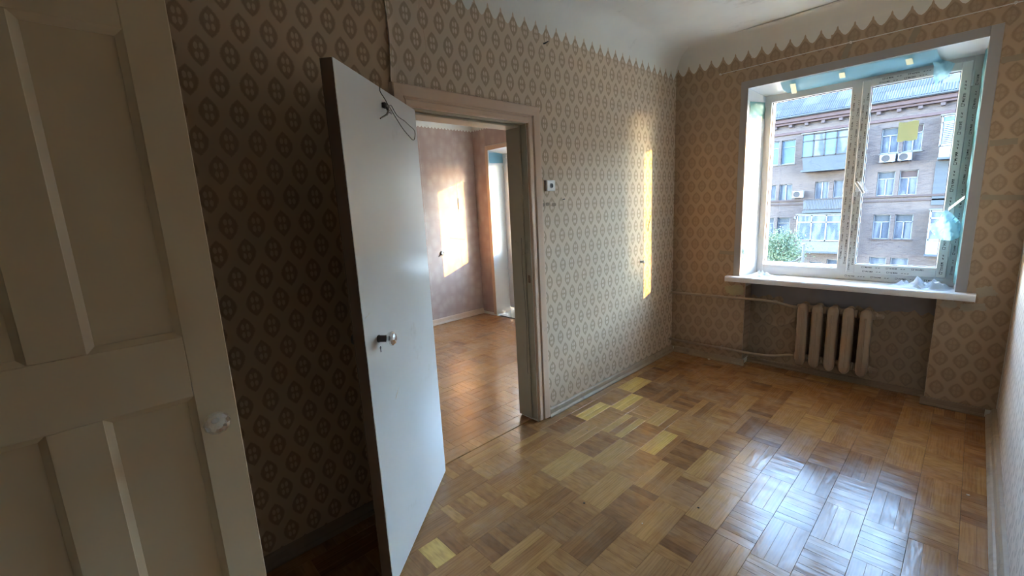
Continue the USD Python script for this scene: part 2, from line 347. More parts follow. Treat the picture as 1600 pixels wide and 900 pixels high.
obj('cornice_bead', MB().tube(bead, np.linspace(.004, .015, 14).clip(.004, .014), 10), M['plaster'], ceil, smooth=True)
ceil2 = thing('ceiling', 'pale ceiling of the neighbouring room over its pink wallpaper', 'ceiling', kind='structure')
obj('slab', MB().box(-3.1, -.081, -4.75, YO, ZC, ZC + .2), M['plaster'], ceil2)
obj('cove', MB().extr(Polygon([(-2.86 + a, b) for a, b in cove(.15, 2.56)] + [(-2.86, ZC + .004)]), -4.55, -.1, lambda u, v, w: np.stack([u, w, v], 1)), M['plaster'], ceil2, smooth=40)
obj('cove', MB().extr(Polygon([(-.1 - a, b) for a, b in cove(.15, 2.56)] + [(-.1, ZC + .004)]), -2.86, -.165, YZ), M['plaster'], ceil2, smooth=40)

# ---------------- wallpaper sheets
def teeth(a, b, phase, ztop, depth=.075, period=PERIOD):
    """upper edge cut round the medallions: points from b down to a"""
    prof = [(-.5, 0), (-.36, .10), (-.24, .30), (-.15, .52), (-.075, .66), (-.05, .86), (0, 1.0), (.05, .86), (.075, .66), (.15, .52), (.24, .30), (.36, .10)]
    pts = []; k = math.floor((a - phase) / period) - 1
    while phase + k * period < b + period:
        j = rng.uniform(-.05, .03)
        for t, h in prof: pts.append((phase + (k + t) * period, ztop - depth + h * (depth * (1 + j))))
        k += 1
    pts = [(u, v) for u, v in pts if a < u < b]
    ya = np.interp(a, [p[0] for p in pts], [p[1] for p in pts]); yb = np.interp(b, [p[0] for p in pts], [p[1] for p in pts])
    return [(b, yb)] + pts[::-1] + [(a, ya)]
def sheet(a, b, z0, phase, ztop, cut=None):
    p = Polygon([(a, z0), (b, z0)] + teeth(a, b, phase, ztop)).buffer(0)
    return p.difference(cut) if cut is not None else p
YI, YL, ZI, CW = -1.977, -2.80, 2.015, .103       # door opening
wall_left = thing('wall_left', 'wallpapered partition wall with the doorway and torn toothed paper edge at its top', 'wall', kind='structure')
mb = MB().box(-.16, 0, YF - .2, YL, 0, ZC).box(-.16, 0, YI, 0, 0, ZC).box(-.16, 0, YL, YI, ZI + .03, ZC)
mb.box(-.0605, 0, YF - .2, YL, -.14, 0).box(-.0605, 0, YI, 0, -.14, 0)
obj('plaster', mb, M['plaster'], wall_left)
casing_cut = sbox(YL - CW + .01, -.1, YI + CW - .01, ZI + CW - .01)
edges = [-4.645, -4.455, -3.93, -3.405, -2.884, -2.355, -1.83, -1.305, -.78, -.255, -.0016]
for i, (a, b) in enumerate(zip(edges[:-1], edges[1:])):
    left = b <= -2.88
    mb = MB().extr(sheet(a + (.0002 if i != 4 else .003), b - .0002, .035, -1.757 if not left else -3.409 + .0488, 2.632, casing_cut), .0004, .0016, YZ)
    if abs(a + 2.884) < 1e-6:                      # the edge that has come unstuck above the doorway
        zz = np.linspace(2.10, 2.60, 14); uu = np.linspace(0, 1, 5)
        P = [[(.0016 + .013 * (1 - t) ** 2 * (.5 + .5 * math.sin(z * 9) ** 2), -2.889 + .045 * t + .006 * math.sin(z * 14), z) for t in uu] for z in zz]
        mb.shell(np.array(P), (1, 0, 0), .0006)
    obj('wallpaper_sheet', mb, M['paper_left_shaded'] if left else M['paper_left'], wall_left)
mb = MB()
zz = np.linspace(2.12, 2.6, 16)
for yy, amp in ((-2.69, .014),): mb.tube([(.002, yy + amp * math.sin(z * 17) + .03 * (z - 2.3), z) for z in zz], .0012, 5)
obj('paper_crease', mb, M['casing'], wall_left, label='wrinkle in the wallpaper above the doorway')

# back wall (facade wall with the window)
SX0, SX1 = .60, 1.958
wall_back = thing('wall_back', 'facade wall in medallion paper around the new window, its shade put into browner colours', 'wall', kind='structure')
mb = MB()
NX0, NX1, NY, NZ = .668, 1.868, .15, .765
mb.box(-.16, NX0, 0, NY, -.14, NZ).box(NX1, X1 + .2, 0, NY, -.14, NZ).box(-.16, X1 + .2, NY, YO, -.14, NZ)      # below the sill
mb.box(-.16, SX0, 0, .27, NZ, 2.378).box(SX1, X1 + .2, 0, .27, NZ, 2.378).box(-.16, X1 + .2, 0, .27, 2.378, ZC)
mb.box(-.16, .622, .27, YO, NZ, 2.352).box(1.86, X1 + .2, .27, YO, NZ, 2.352).box(-.16, X1 + .2, .27, YO, 2.352, ZC)
mb.box(.622, 1.86, .27, YO, NZ, .86)
obj('plaster', mb, M['plaster'], wall_back)
obj('raw_plaster', MB().box(NX0 + .0005, NX1 - .0005, NY - .006, NY - .0004, .56, NZ - .001), M['raw_plaster'], wall_back)
cut = unary_union([sbox(.564 + .004, .80, 2.0 - .004, 2.417 - .004), sbox(NX0 - .0004, -.1, NX1 + .0004, .79)])
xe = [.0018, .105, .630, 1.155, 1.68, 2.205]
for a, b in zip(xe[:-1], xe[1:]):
    obj('wallpaper_sheet', MB().extr(sheet(a + .0001, b - .0001, .05, .02, 2.652, cut), -.0016, -.0004, XZ), M['paper_back_shaded'], wall_back)
r2 = random.Random(21)
def torn(x0, x1, z0, z1, n=14):
    return Polygon([(x0, z0), (x1, z0)] + [(x1 + (x0 - x1) * t, z1 + r2.uniform(-.025, .02)) for t in np.linspace(0, 1, n)])
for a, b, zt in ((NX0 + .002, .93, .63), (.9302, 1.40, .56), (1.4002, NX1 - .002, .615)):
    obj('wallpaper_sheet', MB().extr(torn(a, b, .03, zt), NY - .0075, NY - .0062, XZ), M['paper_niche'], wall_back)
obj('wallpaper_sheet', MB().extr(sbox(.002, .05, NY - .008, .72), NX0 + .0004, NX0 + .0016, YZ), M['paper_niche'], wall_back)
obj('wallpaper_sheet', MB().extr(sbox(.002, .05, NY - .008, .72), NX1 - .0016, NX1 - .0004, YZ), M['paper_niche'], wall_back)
def blob(pts, seed, amp=.012, n=40):
    p = Polygon(pts).buffer(.012).buffer(-.004); rr = random.Random(seed)
    L = p.exterior.length; q = [p.exterior.interpolate(L * i / n) for i in range(n)]; c = p.centroid
    return Polygon([(a.x + rr.uniform(-amp, amp) * .5, a.y + rr.uniform(-amp, amp) * .5) for a in q]).buffer(0)
obj('plaster_patch', MB().extr(blob([(.50, .705), (.645, .725), (.648, .655), (.572, .640), (.52, .665)], 1), -.007, -.0017, XZ), M['foam'], wall_back, label='yellowish mounting foam patch under the sill end')
obj('plaster_patch', MB().extr(blob([(2.045, .84), (2.10, .86), (2.125, .815), (2.06, .795)], 2), -.006, -.0017, XZ), M['patch_plaster'], wall_back, label='rough plaster patch beside the sill end')
obj('plaster_patch', MB().extr(blob([(1.99, .728), (2.077, .745), (2.09, .713), (1.985, .695)], 3), -.006, -.0017, XZ), M['patch_plaster'], wall_back)
obj('plaster_patch', MB().extr(blob([(1.90, .735), (1.95, .742), (1.955, .715), (1.90, .712)], 4), -.006, -.0017, XZ), M['patch_plaster'], wall_back)
# loose flap of old wallpaper in the niche
P = []
for t in np.linspace(0, 1, 12):
    row = []
    for s in np.linspace(0, 1, 8):
        x = .70 + .33 * t; z = .60 - .04 * t - (.10 + .10 * math.sin(t * 3)) * s
        y = NY - .009 - .030 * s * s * (.4 + .6 * math.sin(t * 2.6))
        row.append((x, y, z))
    P.append(row)
obj('loose_wallpaper', MB().shell(np.array(P), (0, -1, 0), .0008), M['paper_niche'], wall_back, smooth=40, label='loose curled flap of old grey wallpaper in the radiator recess')

wall_right = thing('wall_right', 'pale papered side wall close to the viewer', 'wall', kind='structure')
obj('plaster', MB().box(X1, X1 + .2, YF - .2, 0, -.14, ZC), M['plaster'], wall_right)
ye = [-4.645, -4.2, -3.675, -3.15, -2.625, -2.1, -1.575, -1.05, -.525, -.002]
for a, b in zip(ye[:-1], ye[1:]):
    obj('wallpaper_sheet', MB().extr(sheet(a + .0008, b - .0008, .05, -1.70, 2.652), X1 - .0016, X1 - .0004, YZ), M['paper_right'], wall_right)
wall_front = thing('wall_front', 'papered wall behind the viewer with a narrow doorway', 'wall', kind='structure')
obj('plaster', MB().box(0, .70, YF - .2, YF, -.14, ZC).box(1.30, X1, YF - .2, YF, -.14, ZC).box(.70, 1.30, YF - .2, YF, 2.02, ZC), M['paper_right'], wall_front)
obj('corridor_shell', MB().box(.2, 1.8, YF - 1.6, YF - 1.5, -.14, ZC).box(.1, .2, YF - 1.6, YF - .2, -.14, ZC).box(1.8, 1.9, YF - 1.6, YF - .2, -.14, ZC).box(.2, 1.8, YF - 1.5, YF - .2, 2.6, ZC).box(.2, 1.8, YF - 1.5, YF, -.14, -.01), M['jamb'], wall_front)

# ---------------- baseboards
sk = [(0, .002), (.034, .002), (.034, .010), (.026, .020), (.020, .024), (.016, .050), (.010, .058), (0, .060)]
bl = thing('baseboard_left', 'worn painted skirting along the doorway wall', 'baseboard', kind='structure')
obj('board', MB().extr(Polygon([(a + .0018, b) for a, b in sk]), YI + CW - .002, -.003, lambda u, v, w: np.stack([u, w, v], 1)), M['skirting'], bl)
obj('board', MB().extr(Polygon([(a + .0018, b) for a, b in sk]), YF, YL - CW + .002, lambda u, v, w: np.stack([u, w, v], 1)), M['skirting_brown'], bl)
bb = thing('baseboard_back', 'grubby low skirting under the window and around the radiator recess', 'baseboard', kind='structure')
sb = [(-.002 - a * .8, b * .95) for a, b in sk]
obj('board', MB().extr(Polygon(sb), .036, NX0 + .02, YZ), M['skirting'], bb)
obj('board', MB().extr(Polygon([(a + NY - .006, b * .8) for a, b in sb]), NX0 + .003, NX1 - .003, YZ), M['skirting_brown'], bb)
obj('board', MB().extr(Polygon(sb), NX1 - .02, X1 - .052, YZ), M['skirting_brown'], bb)
br = thing('baseboard_right', 'broad painted skirting with quarter round along the pale side wall', 'baseboard', kind='structure')
obj('board', MB().extr(Polygon([(X1 - .0018 - a * 1.35, b * 1.15) for a, b in sk]), YF, -.003, lambda u, v, w: np.stack([u, w, v], 1)), M['skirting'], br)

# ---------------- doorway trim
trim = thing('trim_1', 'pinkish beige moulded casing and lining of the open doorway', 'door frame', kind='structure')
prof = [(0, 0), (0, .016), (.006, .020), (.030, .020), (.034, .015), (.040, .015), (.046, .026), (.086, .030), (.096, .030), (.101, .024), (.103, 0)]
def casing(xf, sgn, path_parts):
    n = len(prof)
    for A, B in path_parts:
        v = []
        for end in (A, B):
            for w, t in prof: v.append((xf + sgn * t, *end(w)))
        f = [[i, (i + 1) % n, n + (i + 1) % n, n + i] for i in range(n)]
        mb = MB().add(v, f)
        for off in (0, n):
            mb.add(v, [[off, off + i, off + i + 1] for i in range(1, n - 1)])
        yield mb
def both(xf, sgn):
    return casing(xf, sgn, [(lambda w: (YI + w, .012), lambda w: (YI + w, ZI + w)), (lambda w: (YL - w, ZI + w), lambda w: (YI + w, ZI + w)), (lambda w: (YL - w, .012), lambda w: (YL - w, ZI + w))])
for nm, mb in zip(('casing_stile', 'casing_head', 'casing_stile'), both(.0017, 1)): obj(nm, mb, M['casing'], trim)
for nm, mb in zip(('casing_stile', 'casing_head', 'casing_stile'), both(-.1602, -1)): obj(nm, mb, M['casing'], trim)
obj('lining', MB().cbox(-.165, -.002, YI - .002, YI + .024, .012, ZI), M['jamb'], trim)
obj('lining', MB().cbox(-.165, -.002, YL - .024, YL + .002, .012, ZI), M['jamb'], trim)
obj('lining', MB().cbox(-.165, -.002, YL + .002, YI - .002, ZI - .004, ZI + .024), M['jamb'], trim)
obj('stop', MB().cbox(-.172, -.046, YI - .016, YI - .0025, .016, ZI - .005), M['jamb'], trim)
obj('stop', MB().cbox(-.172, -.046, YL + .0025, YL + .016, .012, ZI - .005), M['jamb'], trim)
obj('stop', MB().cbox(-.172, -.046, YL + .017, YI - .017, ZI - .018, ZI - .0045), M['jamb'], trim)
obj('paint_crack', MB().tube([(-.062 + .004 * math.sin(z * 11) - .012 * (z > .95) * math.sin((z - .95) * 6), YI - .0165, z) for z in np.linspace(.35, 1.3, 24)], .0011, 6), M['dark_metal'], trim, label='dark crack in the paint of the lining')
obj('strike_plate', MB().cbox(-.036, -.016, YI - .0035, YI - .0015, 1.0, 1.05, .0008), M['door_edge'], trim)

# ---------------- door 1: flush white leaf swung into the room
LA = -50.0
door1 = thing('door_1', 'open flush door leaf painted glossy white, with glass knob and wire on a nail', 'door', (.006, -2.777, 0), LA, kind='structure')
# local x runs from the hinge to the free edge, local y out of the white face
obj('leaf', MB().cbox(0, .80, -.0396, -.0004, .009, 2.004, .002), M['door_edge'], door1, label='leaf core and edges, shade put into a brown colour')
obj('face_sheet', MB().cbox(.0, .799, -.0004, .0022, .010, 2.005, .001), M['door_white'], door1, label='glossy white painted face')
obj('face_sheet', MB().cbox(.0, .80, -.0424, -.0396, .010, 2.004, .001), M['door_edge'], door1)
KX, KZ = .692, 1.030
kn = obj('knob', MB().lathe([(0.0, .074), (.012, .073), (.021, .069), (.027, .062), (.0285, .055), (.026, .047), (.019, .041), (.012, .037), (.0, .037)], (KX, 0, KZ), (0, 1, 0), 10), M['crystal'], door1, label='clear faceted glass knob')
obj('stem', MB().lathe([(.0, .002), (.014, .002), (.0155, .006), (.0135, .008), (.0135, .034), (.0145, .036), (.0145, .040), (0, .040)], (KX, 0, KZ), (0, 1, 0), 16), M['dark_metal'], door1, smooth=40, label='short black knob stem')
obj('keyhole', MB().extr(unary_union([Polygon([(KX - .011 + .006 * math.cos(t), .990 + .006 * math.sin(t)) for t in np.linspace(0, 6.2, 16)]), sbox(KX - .014, .972, KX - .008, .990)]), .0022, .0031, XZ), M['dark_metal'], door1)
obj('knob', MB().lathe([(0.0, -.105), (.020, -.100), (.027, -.085), (.018, -.072), (.012, -.066), (.012, -.042), (0, -.042)], (KX, 0, KZ), (0, 1, 0), 14), M['dark_metal'], door1)
for z in (.25, 1.78): obj('hinge', MB().lathe([(0, z), (.009, z), (.009, z + .11), (0, z + .11)], (-.009, -.012, 0), (0, 0, 1), 12), M['dark_metal'], door1, smooth=40)
for (a, za, b, zb, w) in ((.588, .735, .560, .758, .0035), (.565, .752, .548, .766, .002), (.78, 1.132, .755, 1.136, .002), (.752, 1.138, .735, 1.142, .0016)):
    obj('scratch', MB().tube([(a, .0022, za), ((a + b) / 2, .0024, (za + zb) / 2 + .003), (b, .0022, zb)], w * .4, 6), M['door_beige'], door1)
def leafp(d, y, z):
    a = math.radians(LA); return (.006 + d * math.cos(a) - y * math.sin(a), -2.777 + d * math.sin(a) + y * math.cos(a), z)
hook = thing('coat_hook', 'dark nail hook with a bent prong and wire loop high on the white door leaf', 'hook', leafp(.417, 0, 1.937), LA)
obj('base', MB().cbox(-.013, .013, .0024, .020, -.011, .011, .004), M['dark_metal'], hook)
obj('stem', MB().tube([(0, .018, -.008), (.004, .024, -.022), (.006, .030, -.030)], .0038, 8), M['dark_metal'], hook, smooth=True)
obj('prong', MB().tube([(-.012, .032, -.030), (.030, .040, -.029), (.066, .050, -.037), (.10, .056, -.058), (.155, .050, -.082)], [.004, .0045, .0045, .004, .0025], 8), M['wire'], hook, smooth=True, label='bent metal prong')
def smooth_path(pts, n=60):
    from scipy.interpolate import CubicSpline
    p = np.array(pts, float); t = np.concatenate([[0], np.cumsum(np.linalg.norm(np.diff(p, axis=0), axis=1))])
    return CubicSpline(t, p)(np.linspace(0, t[-1], n))
obj('wire_loop', MB().tube(smooth_path([(.016, .004, .066), (.022, .008, .045), (.008, .020, .018), (.0, .027, -.002), (-.02, .026, .004), (-.09, .020, -.012), (-.20, .018, -.024), (-.30, .016, -.036), (-.352, .014, -.054), (-.345, .012, -.080), (-.28, .012, -.084), (-.18, .016, -.062), (-.09, .022, -.034), (-.03, .028, -.016), (.004, .028, -.006), (.008, .029, -.020)]), .0021, 7), M['wire'], hook, smooth=True, label='thin loop of wire twisted round the hook')

# ---------------- door 2: beige four-panel leaf in the foreground
door2 = thing('door_2', 'beige four-panel door leaf standing open close to the viewer, with a glass knob', 'door', (.70, 0, 0), 0, kind='structure')
E = -3.830
ys = dict(stile_r=(E - .085, E), mull=(-4.170, -4.080), stile_l=(-4.42, -4.335))
zs = dict(top=(1.915, 1.996), lock=(1.080, 1.234), bot=(.010, .22))
T = .040
obj('stile', MB().cbox(-T, 0, E - .085, E, .010, 1.996, .002), M['door_beige'], door2)
obj('stile', MB().cbox(-T, 0, -4.42, -4.335, .010, 1.996, .002), M['door_beige'], door2)
for a, b in zs.values(): obj('rail', MB().cbox(-T + .0003, -.0003, -4.335, E - .085, a, b, .0015), M['door_beige'], door2)
for a, b in ((1.234, 1.915), (.22, 1.080)): obj('mullion', MB().cbox(-T + .0003, -.0003, -4.170, -4.080, a, b, .0015), M['door_beige'], door2)
for y0, y1 in ((-4.335, -4.170), (-4.080, E - .085)):
    for z0, z1 in ((1.234, 1.915), (.22, 1.080)):
        pn = obj('panel', MB().box(-T + .012, -.0135, y0 + .001, y1 - .001, z0 + .001, z1 - .001), M['door_beige'], door2)
        o = [(y0, z0), (y1, z0), (y1, z1), (y0, z1)]; q = .013; i = [(y0 + q, z0 + q), (y1 - q, z0 + q), (y1 - q, z1 - q), (y0 + q, z1 - q)]
        v = [(-.002, *p) for p in o] + [(-.0105, *p) for p in i] + [(-.0134, *p) for p in i] + [(-.0134, *p) for p in o]
        f = [[k, (k + 1) % 4, 4 + (k + 1) % 4, 4 + k] for k in range(4)] + [[4 + k, 4 + (k + 1) % 4, 8 + (k + 1) % 4, 8 + k] for k in range(4)]
        obj('moulding', MB().add(v, f), M['door_beige'], pn)
obj('knob', MB().lathe([(0, .050), (.010, .0485), (.020, .045), (.027, .038), (.0295, .030), (.027, .022), (.018, .015), (.012, .010), (0, .010)], (0, -3.882, 1.006), (1, 0, 0), 12), M['crystal'], door2, label='clear round glass knob')
obj('stem', MB().lathe([(0, .0), (.016, .0), (.016, .004), (.011, .006), (.011, .014), (0, .014)], (0, -3.882, 1.006), (1, 0, 0), 16), M['metal'], door2)
obj('paint_chip', MB().cbox(-.0002, .0008, -3.9155, -3.9135, 1.085, 1.118, .0003), M['patch_plaster'], door2, label='bright chip in the paint beside the lock rail')

# ================================================================ WINDOW
win = thing('window_1', 'new white two-part plastic window with protective film still on its frame', 'window', kind='structure')
WY0, WY1 = .20, .27
def ring(mb, x0, x1, z0, z1, l, r, t, b, y0, y1, c=.004):
    mb.cbox(x0, x0 + l, y0, y1, z0, z1, c).cbox(x1 - r, x1, y0, y1, z0, z1, c).cbox(x0 + l - c, x1 - r + c, y0, y1, z1 - t, z1, c).cbox(x0 + l - c, x1 - r + c, y0, y1, z0, z0 + b, c); return mb
def splay(p0, p1, q0, q1, t=.008, n=(0, 0, 1)):
    n = np.array(n) * t; a = [np.array(x, float) for x in (p0, p1, q1, q0)]; b = [x + n for x in a]; return MB().hexa(a + b)
obj('reveal_panel', splay((.618, -.001, .812), (.689, .20, .812), (.618, -.001, 2.36), (.689, .20, 2.305), n=(-1, 0, 0)), M['pvc'], win)
obj('reveal_panel', splay((1.947, -.001, .812), (1.937, .20, .812), (1.947, -.001, 2.36), (1.937, .20, 2.305), n=(1, 0, 0)), M['pvc'], win)
obj('reveal_panel', splay((.610, -.001, 2.36), (1.955, -.001, 2.36), (.681, .20, 2.305), (1.945, .20, 2.305)), M['pvc'], win)
obj('casing', MB().cbox(.564, .619, -.007, -.0005, .8125, 2.417, .002), M['pvc_trim'], win)
obj('casing', MB().cbox(1.946, 2.0, -.007, -.0005, .8125, 2.417, .002), M['pvc_trim'], win)
obj('casing', MB().cbox(.619, 1.946, -.007, -.0005, 2.359, 2.417, .002), M['pvc_trim'], win)
mb = ring(MB(), .685, 1.941, .812, 2.308, .054, .052, .058, .086, WY0, WY1)
mb.cbox(1.268, 1.345, WY0, WY1, .89, 2.26, .004)
obj('window_frame', mb, M['pvc'], win)
obj('sash', ring(MB(), 1.332, 1.889, .868, 2.281, .053, .053, .054, .072, .183, .255, .005), M['pvc'], win)
mb = MB()
def bead_ring(mb, x0, x1, z0, z1, y0, y1, w=.004): return ring(mb, x0, x1, z0, z1, w, w, w, w, y0, y1, .0008)
bead_ring(mb, .7385, 1.2685, .8975, 2.2505, .222, .232); bead_ring(mb, 1.384, 1.837, .939, 2.228, .205, .222)
obj('gasket', mb, M['gasket'], win)
obj('glass_pane', MB().box(.740, 1.267, .228, .236, .899, 2.249), M['glass'], win)
obj('glass_pane', MB().box(1.386, 1.835, .216, .224, .941, 2.226), M['glass'], win)
hd = obj('handle', MB().cbox(1.349, 1.377, .172, .1828, 1.49, 1.565, .003).lathe([(0, 0), (.010, 0), (.010, .022), (0, .022)], (1.363, .150, 1.535), (0, 1, 0), 12), M['pvc'], win, smooth=30)
obj('lever', MB().tube([(1.352, .150, 1.56), (1.363, .146, 1.545), (1.385, .141, 1.51), (1.405, .138, 1.475)], [.010, .011, .010, .009], 10), M['sill'], hd, smooth=40)
for z in (1.02, 2.12): obj('hinge', MB().lathe([(0, 0), (.008, 0), (.008, .09), (0, .09)], (1.893, .19, z), (0, 0, 1), 10), M['pvc'], win, smooth=40)
# sill with rounded nose
nose = [(.20, .812), (-.055, .812)] + [(-.055 - .016 * math.sin(t), .796 + .016 * math.cos(t)) for t in np.linspace(.2, np.pi / 2, 6)] + [(-.071, .776), (-.066, .766), (-.040, .766), (-.040, .788), (.20, .788)]
sl = obj('window_sill', MB().extr(Polygon(nose), .522, 2.040, YZ), M['sill'], win, smooth=35)
for x in (.518, 2.040): obj('end_cap', MB().extr(Polygon(nose).buffer(.0015), x, x + .004, YZ), M['pvc'], sl)
# printed protective strips still stuck to the frame faces
def marks(length, h, rr, pitch=.185):
    """small logo boxes and lettering strokes running along u, in the (u, v) plane"""
    P = []; u = rr.uniform(0, .05); bar = lambda a, b, c, d: P.append(sbox(a, c, b, d)); k = 0
    while u + .10 < length:
        if k % 2 == 0:
            s = h; bar(u, u + s * .15, 0, s); bar(u + s * .85, u + s, 0, s); bar(u, u + s, 0, s * .15); bar(u, u + s, s * .85, s)
            bar(u + s * 1.25, u + s * 1.4, s * .55, s); x = u + s * 1.7
            for w in (.72, .35, .62, .62, .55):
                bar(x, x + s * .16, 0, s * .8)
                if w > .5: bar(x + s * w - s * .16, x + s * w, 0, s * .8); bar(x, x + s * w, s * (.66 if rr.random() < .6 else .32), s * (.8 if rr.random() < .6 else .46))
                x += s * (w + .14)
            u = x + .018
        else:
            for q in range(rr.randint(2, 3)): bar(u, u + h * .8, h * .2, h * .38); bar(u + h * .2, u + h * .9, h * .5, h * .64); u += h * 1.3
            u += .03
        k += 1
    return [p for p in P]
def strip(x0, x1, z0, z1, y, seed, name='film_strip', rows=1, h=.016):
    rr = random.Random(seed); fs = obj(name, MB().box(x0, x1, y - .0006, y - .0001, z0, z1), M['film_white'], win)
    vert = (z1 - z0) > (x1 - x0); L = (z1 - z0 if vert else x1 - x0); mb = MB()
    for r_ in range(rows):
        wd = (x1 - x0) if vert else (z1 - z0); o = wd * (r_ + .5) / rows - h / 2
        for p in marks(L - .02, h, rr):
            a, c, b, d = p.bounds
            if vert: mb.box(x0 + wd - (o + d), x0 + wd - (o + c), y - .0012, y - .0007, z0 + .01 + a, z0 + .01 + b)
            else: mb.box(x0 + .01 + a, x0 + .01 + b, y - .0012, y - .0007, z0 + o + c, z0 + o + d)
    obj('printed_mark', mb, M['print'], fs)
strip(1.274, 1.3305, .92, 2.27, WY0, 1, rows=2, h=.011)
strip(1.337, 1.381, .875, 2.275, .183, 2, rows=2, h=.010)
strip(1.841, 1.886, .875, 2.275, .183, 3, rows=1, h=.016)
strip(1.892, 1.937, .87, 2.30, WY0, 4, rows=1, h=.012)
strip(1.385, 1.836, 2.232, 2.278, .183, 5, rows=2, h=.011)
strip(1.385, 1.836, .872, .935, .183, 6, rows=2, h=.012)
strip(1.30, 1.93, .822, .864, WY0, 7, rows=1, h=.012)

# blue film, tape, scraps
def crumple(outline, y, seed, amp=.03, n=15):
    """crumpled sheet filling an outline given in (x, z)"""
    p = Polygon(outline).buffer(0); rr = np.random.default_rng(seed); m = trimesh.creation.triangulate_polygon(p.buffer(0).segmentize(.012), engine='earcut')
    x0, z0, x1, z1 = p.bounds; gx, gz = np.meshgrid(np.linspace(x0, x1, 22), np.linspace(z0, z1, 22), indexing='ij')
    # regular grid clipped to the outline, its rim drawn onto the outline
    from shapely.geometry import Point
    from shapely.ops import nearest_points
    pts, idx = [], {}
    for i in range(22):
        for j in range(22):
            q = Point(gx[i, j], gz[i, j])
            if not p.contains(q):
                if p.distance(q) > max(x1 - x0, z1 - z0) / 20: continue
                q = nearest_points(p, q)[0]
            idx[(i, j)] = len(pts); pts.append((q.x, q.y))
    F = [[idx[(i, j)], idx[(i + 1, j)], idx[(i + 1, j + 1)], idx[(i, j + 1)]] for i in range(21) for j in range(21) if all(k in idx for k in ((i, j), (i + 1, j), (i + 1, j + 1), (i, j + 1)))]
    a = np.array(pts); q = np.stack([a[:, 0] * 22, a[:, 1] * 22, np.full(len(a), seed * 3.1)], 1)
    d = (np.abs(meshkit.fbm(q, 4, seed) - .5) * 2 * amp * 2 + .018 * np.sin(a[:, 0] * 60 + a[:, 1] * 25))
    return MB().add(np.stack([a[:, 0], y - d, a[:, 1]], 1), F)
xx = np.linspace(.845, 1.72, 44); tt = np.linspace(0, 1, 8)
P = [[(x + .03 * t * math.sin(x * 30), .004 + .19 * t, 2.356 - .0527 * t - .004 - .007 * (math.sin(x * 23 + t * 4) + 1) * math.sin(t * math.pi) - .008 * math.sin(t * 3.1)) for t in tt] for x in xx]
obj('protective_film', MB().shell(np.array(P), (0, 0, -1), .0005), M['film_blue'], None, smooth=40, label='pale blue protective film stretched along the window head', cat='plastic film')
obj('protective_film', crumple([(1.690, 2.325), (1.735, 2.318), (1.762, 2.300), (1.806, 2.269), (1.79, 2.225), (1.765, 2.194), (1.742, 2.178), (1.725, 2.150), (1.709, 2.218), (1.705, 2.28)], .155, 4, .02), M['film_blue'], None, smooth=40, label='torn end of blue film hanging in a point from the window head', cat='plastic film')
obj('protective_film', crumple([(1.854, 1.342), (1.883, 1.318), (1.925, 1.261), (1.931, 1.233), (1.932, 1.158), (1.894, 1.134), (1.834, 1.147), (1.803, 1.181), (1.776, 1.224), (1.783, 1.248), (1.823, 1.267), (1.832, 1.324)], .135, 7, .035), M['film_blue'], None, smooth=40, label='crumpled tuft of blue film hanging from yellow tape beside the sash', cat='plastic film')
zz = np.linspace(.85, 2.30, 50)
P = [[(1.9455 - .048 * t * .2 - .0045 - .003 * math.sin(z * 19 + t * 5), .006 + .188 * t, z) for t in np.linspace(0, 1, 6)] for z in zz]
obj('protective_film', MB().shell(np.array(P), (-1, 0, 0), .0005), M['film_teal'], None, smooth=40, label='greenish film clinging to the window reveal by the opening sash', cat='plastic film')
def onleft(t, z, off=.004):
    return (.618 + .071 * t + off, -.001 + .2 * t, z)
P = [[onleft(t, z, .004 + .004 * math.sin(z * 60 + t * 8)) for t in np.linspace(.12, .97, 8)] for z in np.linspace(2.13, 2.26, 10)]
obj('protective_film', MB().shell(np.array(P), (1, 0, 0), .0005), M['film_teal'], None, smooth=40, label='scrap of teal film at the top of the sunlit window reveal', cat='plastic film')
P = [[onleft(t, z + .05 * t, .006 + .008 * math.sin(z * 80 + t * 11)) for t in np.linspace(.10, .55, 8)] for z in np.linspace(.94, 1.07, 10)]
obj('protective_film', MB().shell(np.array(P), (1, 0, 0), .0005), M['film_blue'], None, smooth=40, label='small blue film scrap low on the sunlit window reveal', cat='plastic film')
def tape(a, b, w, n, mat, label, cat='tape', t=.0008, sag=0.0, k=10):
    a, b, n = (np.array(x, float) for x in (a, b, n)); d = b - a; s = np.cross(n, d); s /= np.linalg.norm(s); P = []
    for i in range(k):
        u = i / (k - 1); c = a + d * u + n * sag * math.sin(u * math.pi)
        P.append([c - s * w / 2 * (1 + .06 * math.sin(i * 2.3)), c + s * w / 2 * (1 + .06 * math.cos(i * 1.7))])
    return obj('tape_strip', MB().shell(np.array(P), n, t), M[mat], None, label=label, cat=cat)
N_ = (0, -1, 0)
tape((1.277, -.0018, 2.534), (1.238, -.0018, 2.424), .036, N_, 'tape_beige', 'masking tape slanting from the curtain wire to the middle of the window casing')
tape((1.622, -.0018, 2.517), (1.590, -.0018, 2.424), .036, N_, 'tape_beige', 'masking tape slanting above the window casing near the torn blue film')
tape((2.006, -.0018, 1.420), (2.185, -.0018, 1.408), .030, N_, 'tape_beige', 'masking tape running from the blue film tuft across the wallpaper')
tape((2.006, -.0018, 1.74), (2.12, -.0018, 1.74), .036, N_, 'tape_beige', 'short masking tape on the wallpaper above the blue film tuft')
tape((2.006, -.0018, 2.21), (2.19, -.0018, 2.21), .034, N_, 'tape_beige', 'masking tape on the wallpaper beside the upper window corner')
tape((.44, -.0018, 1.015), (.562, -.0018, 1.010), .032, N_, 'tape_beige', 'masking tape on the wallpaper by the sunlit side of the window')
HN = (0, -.264, -.964)
tape((.93, .012, 2.326), (.905, .165, 2.283), .035, HN, 'tape_yellow', 'yellow tape across the blue film near the sunlit reveal')
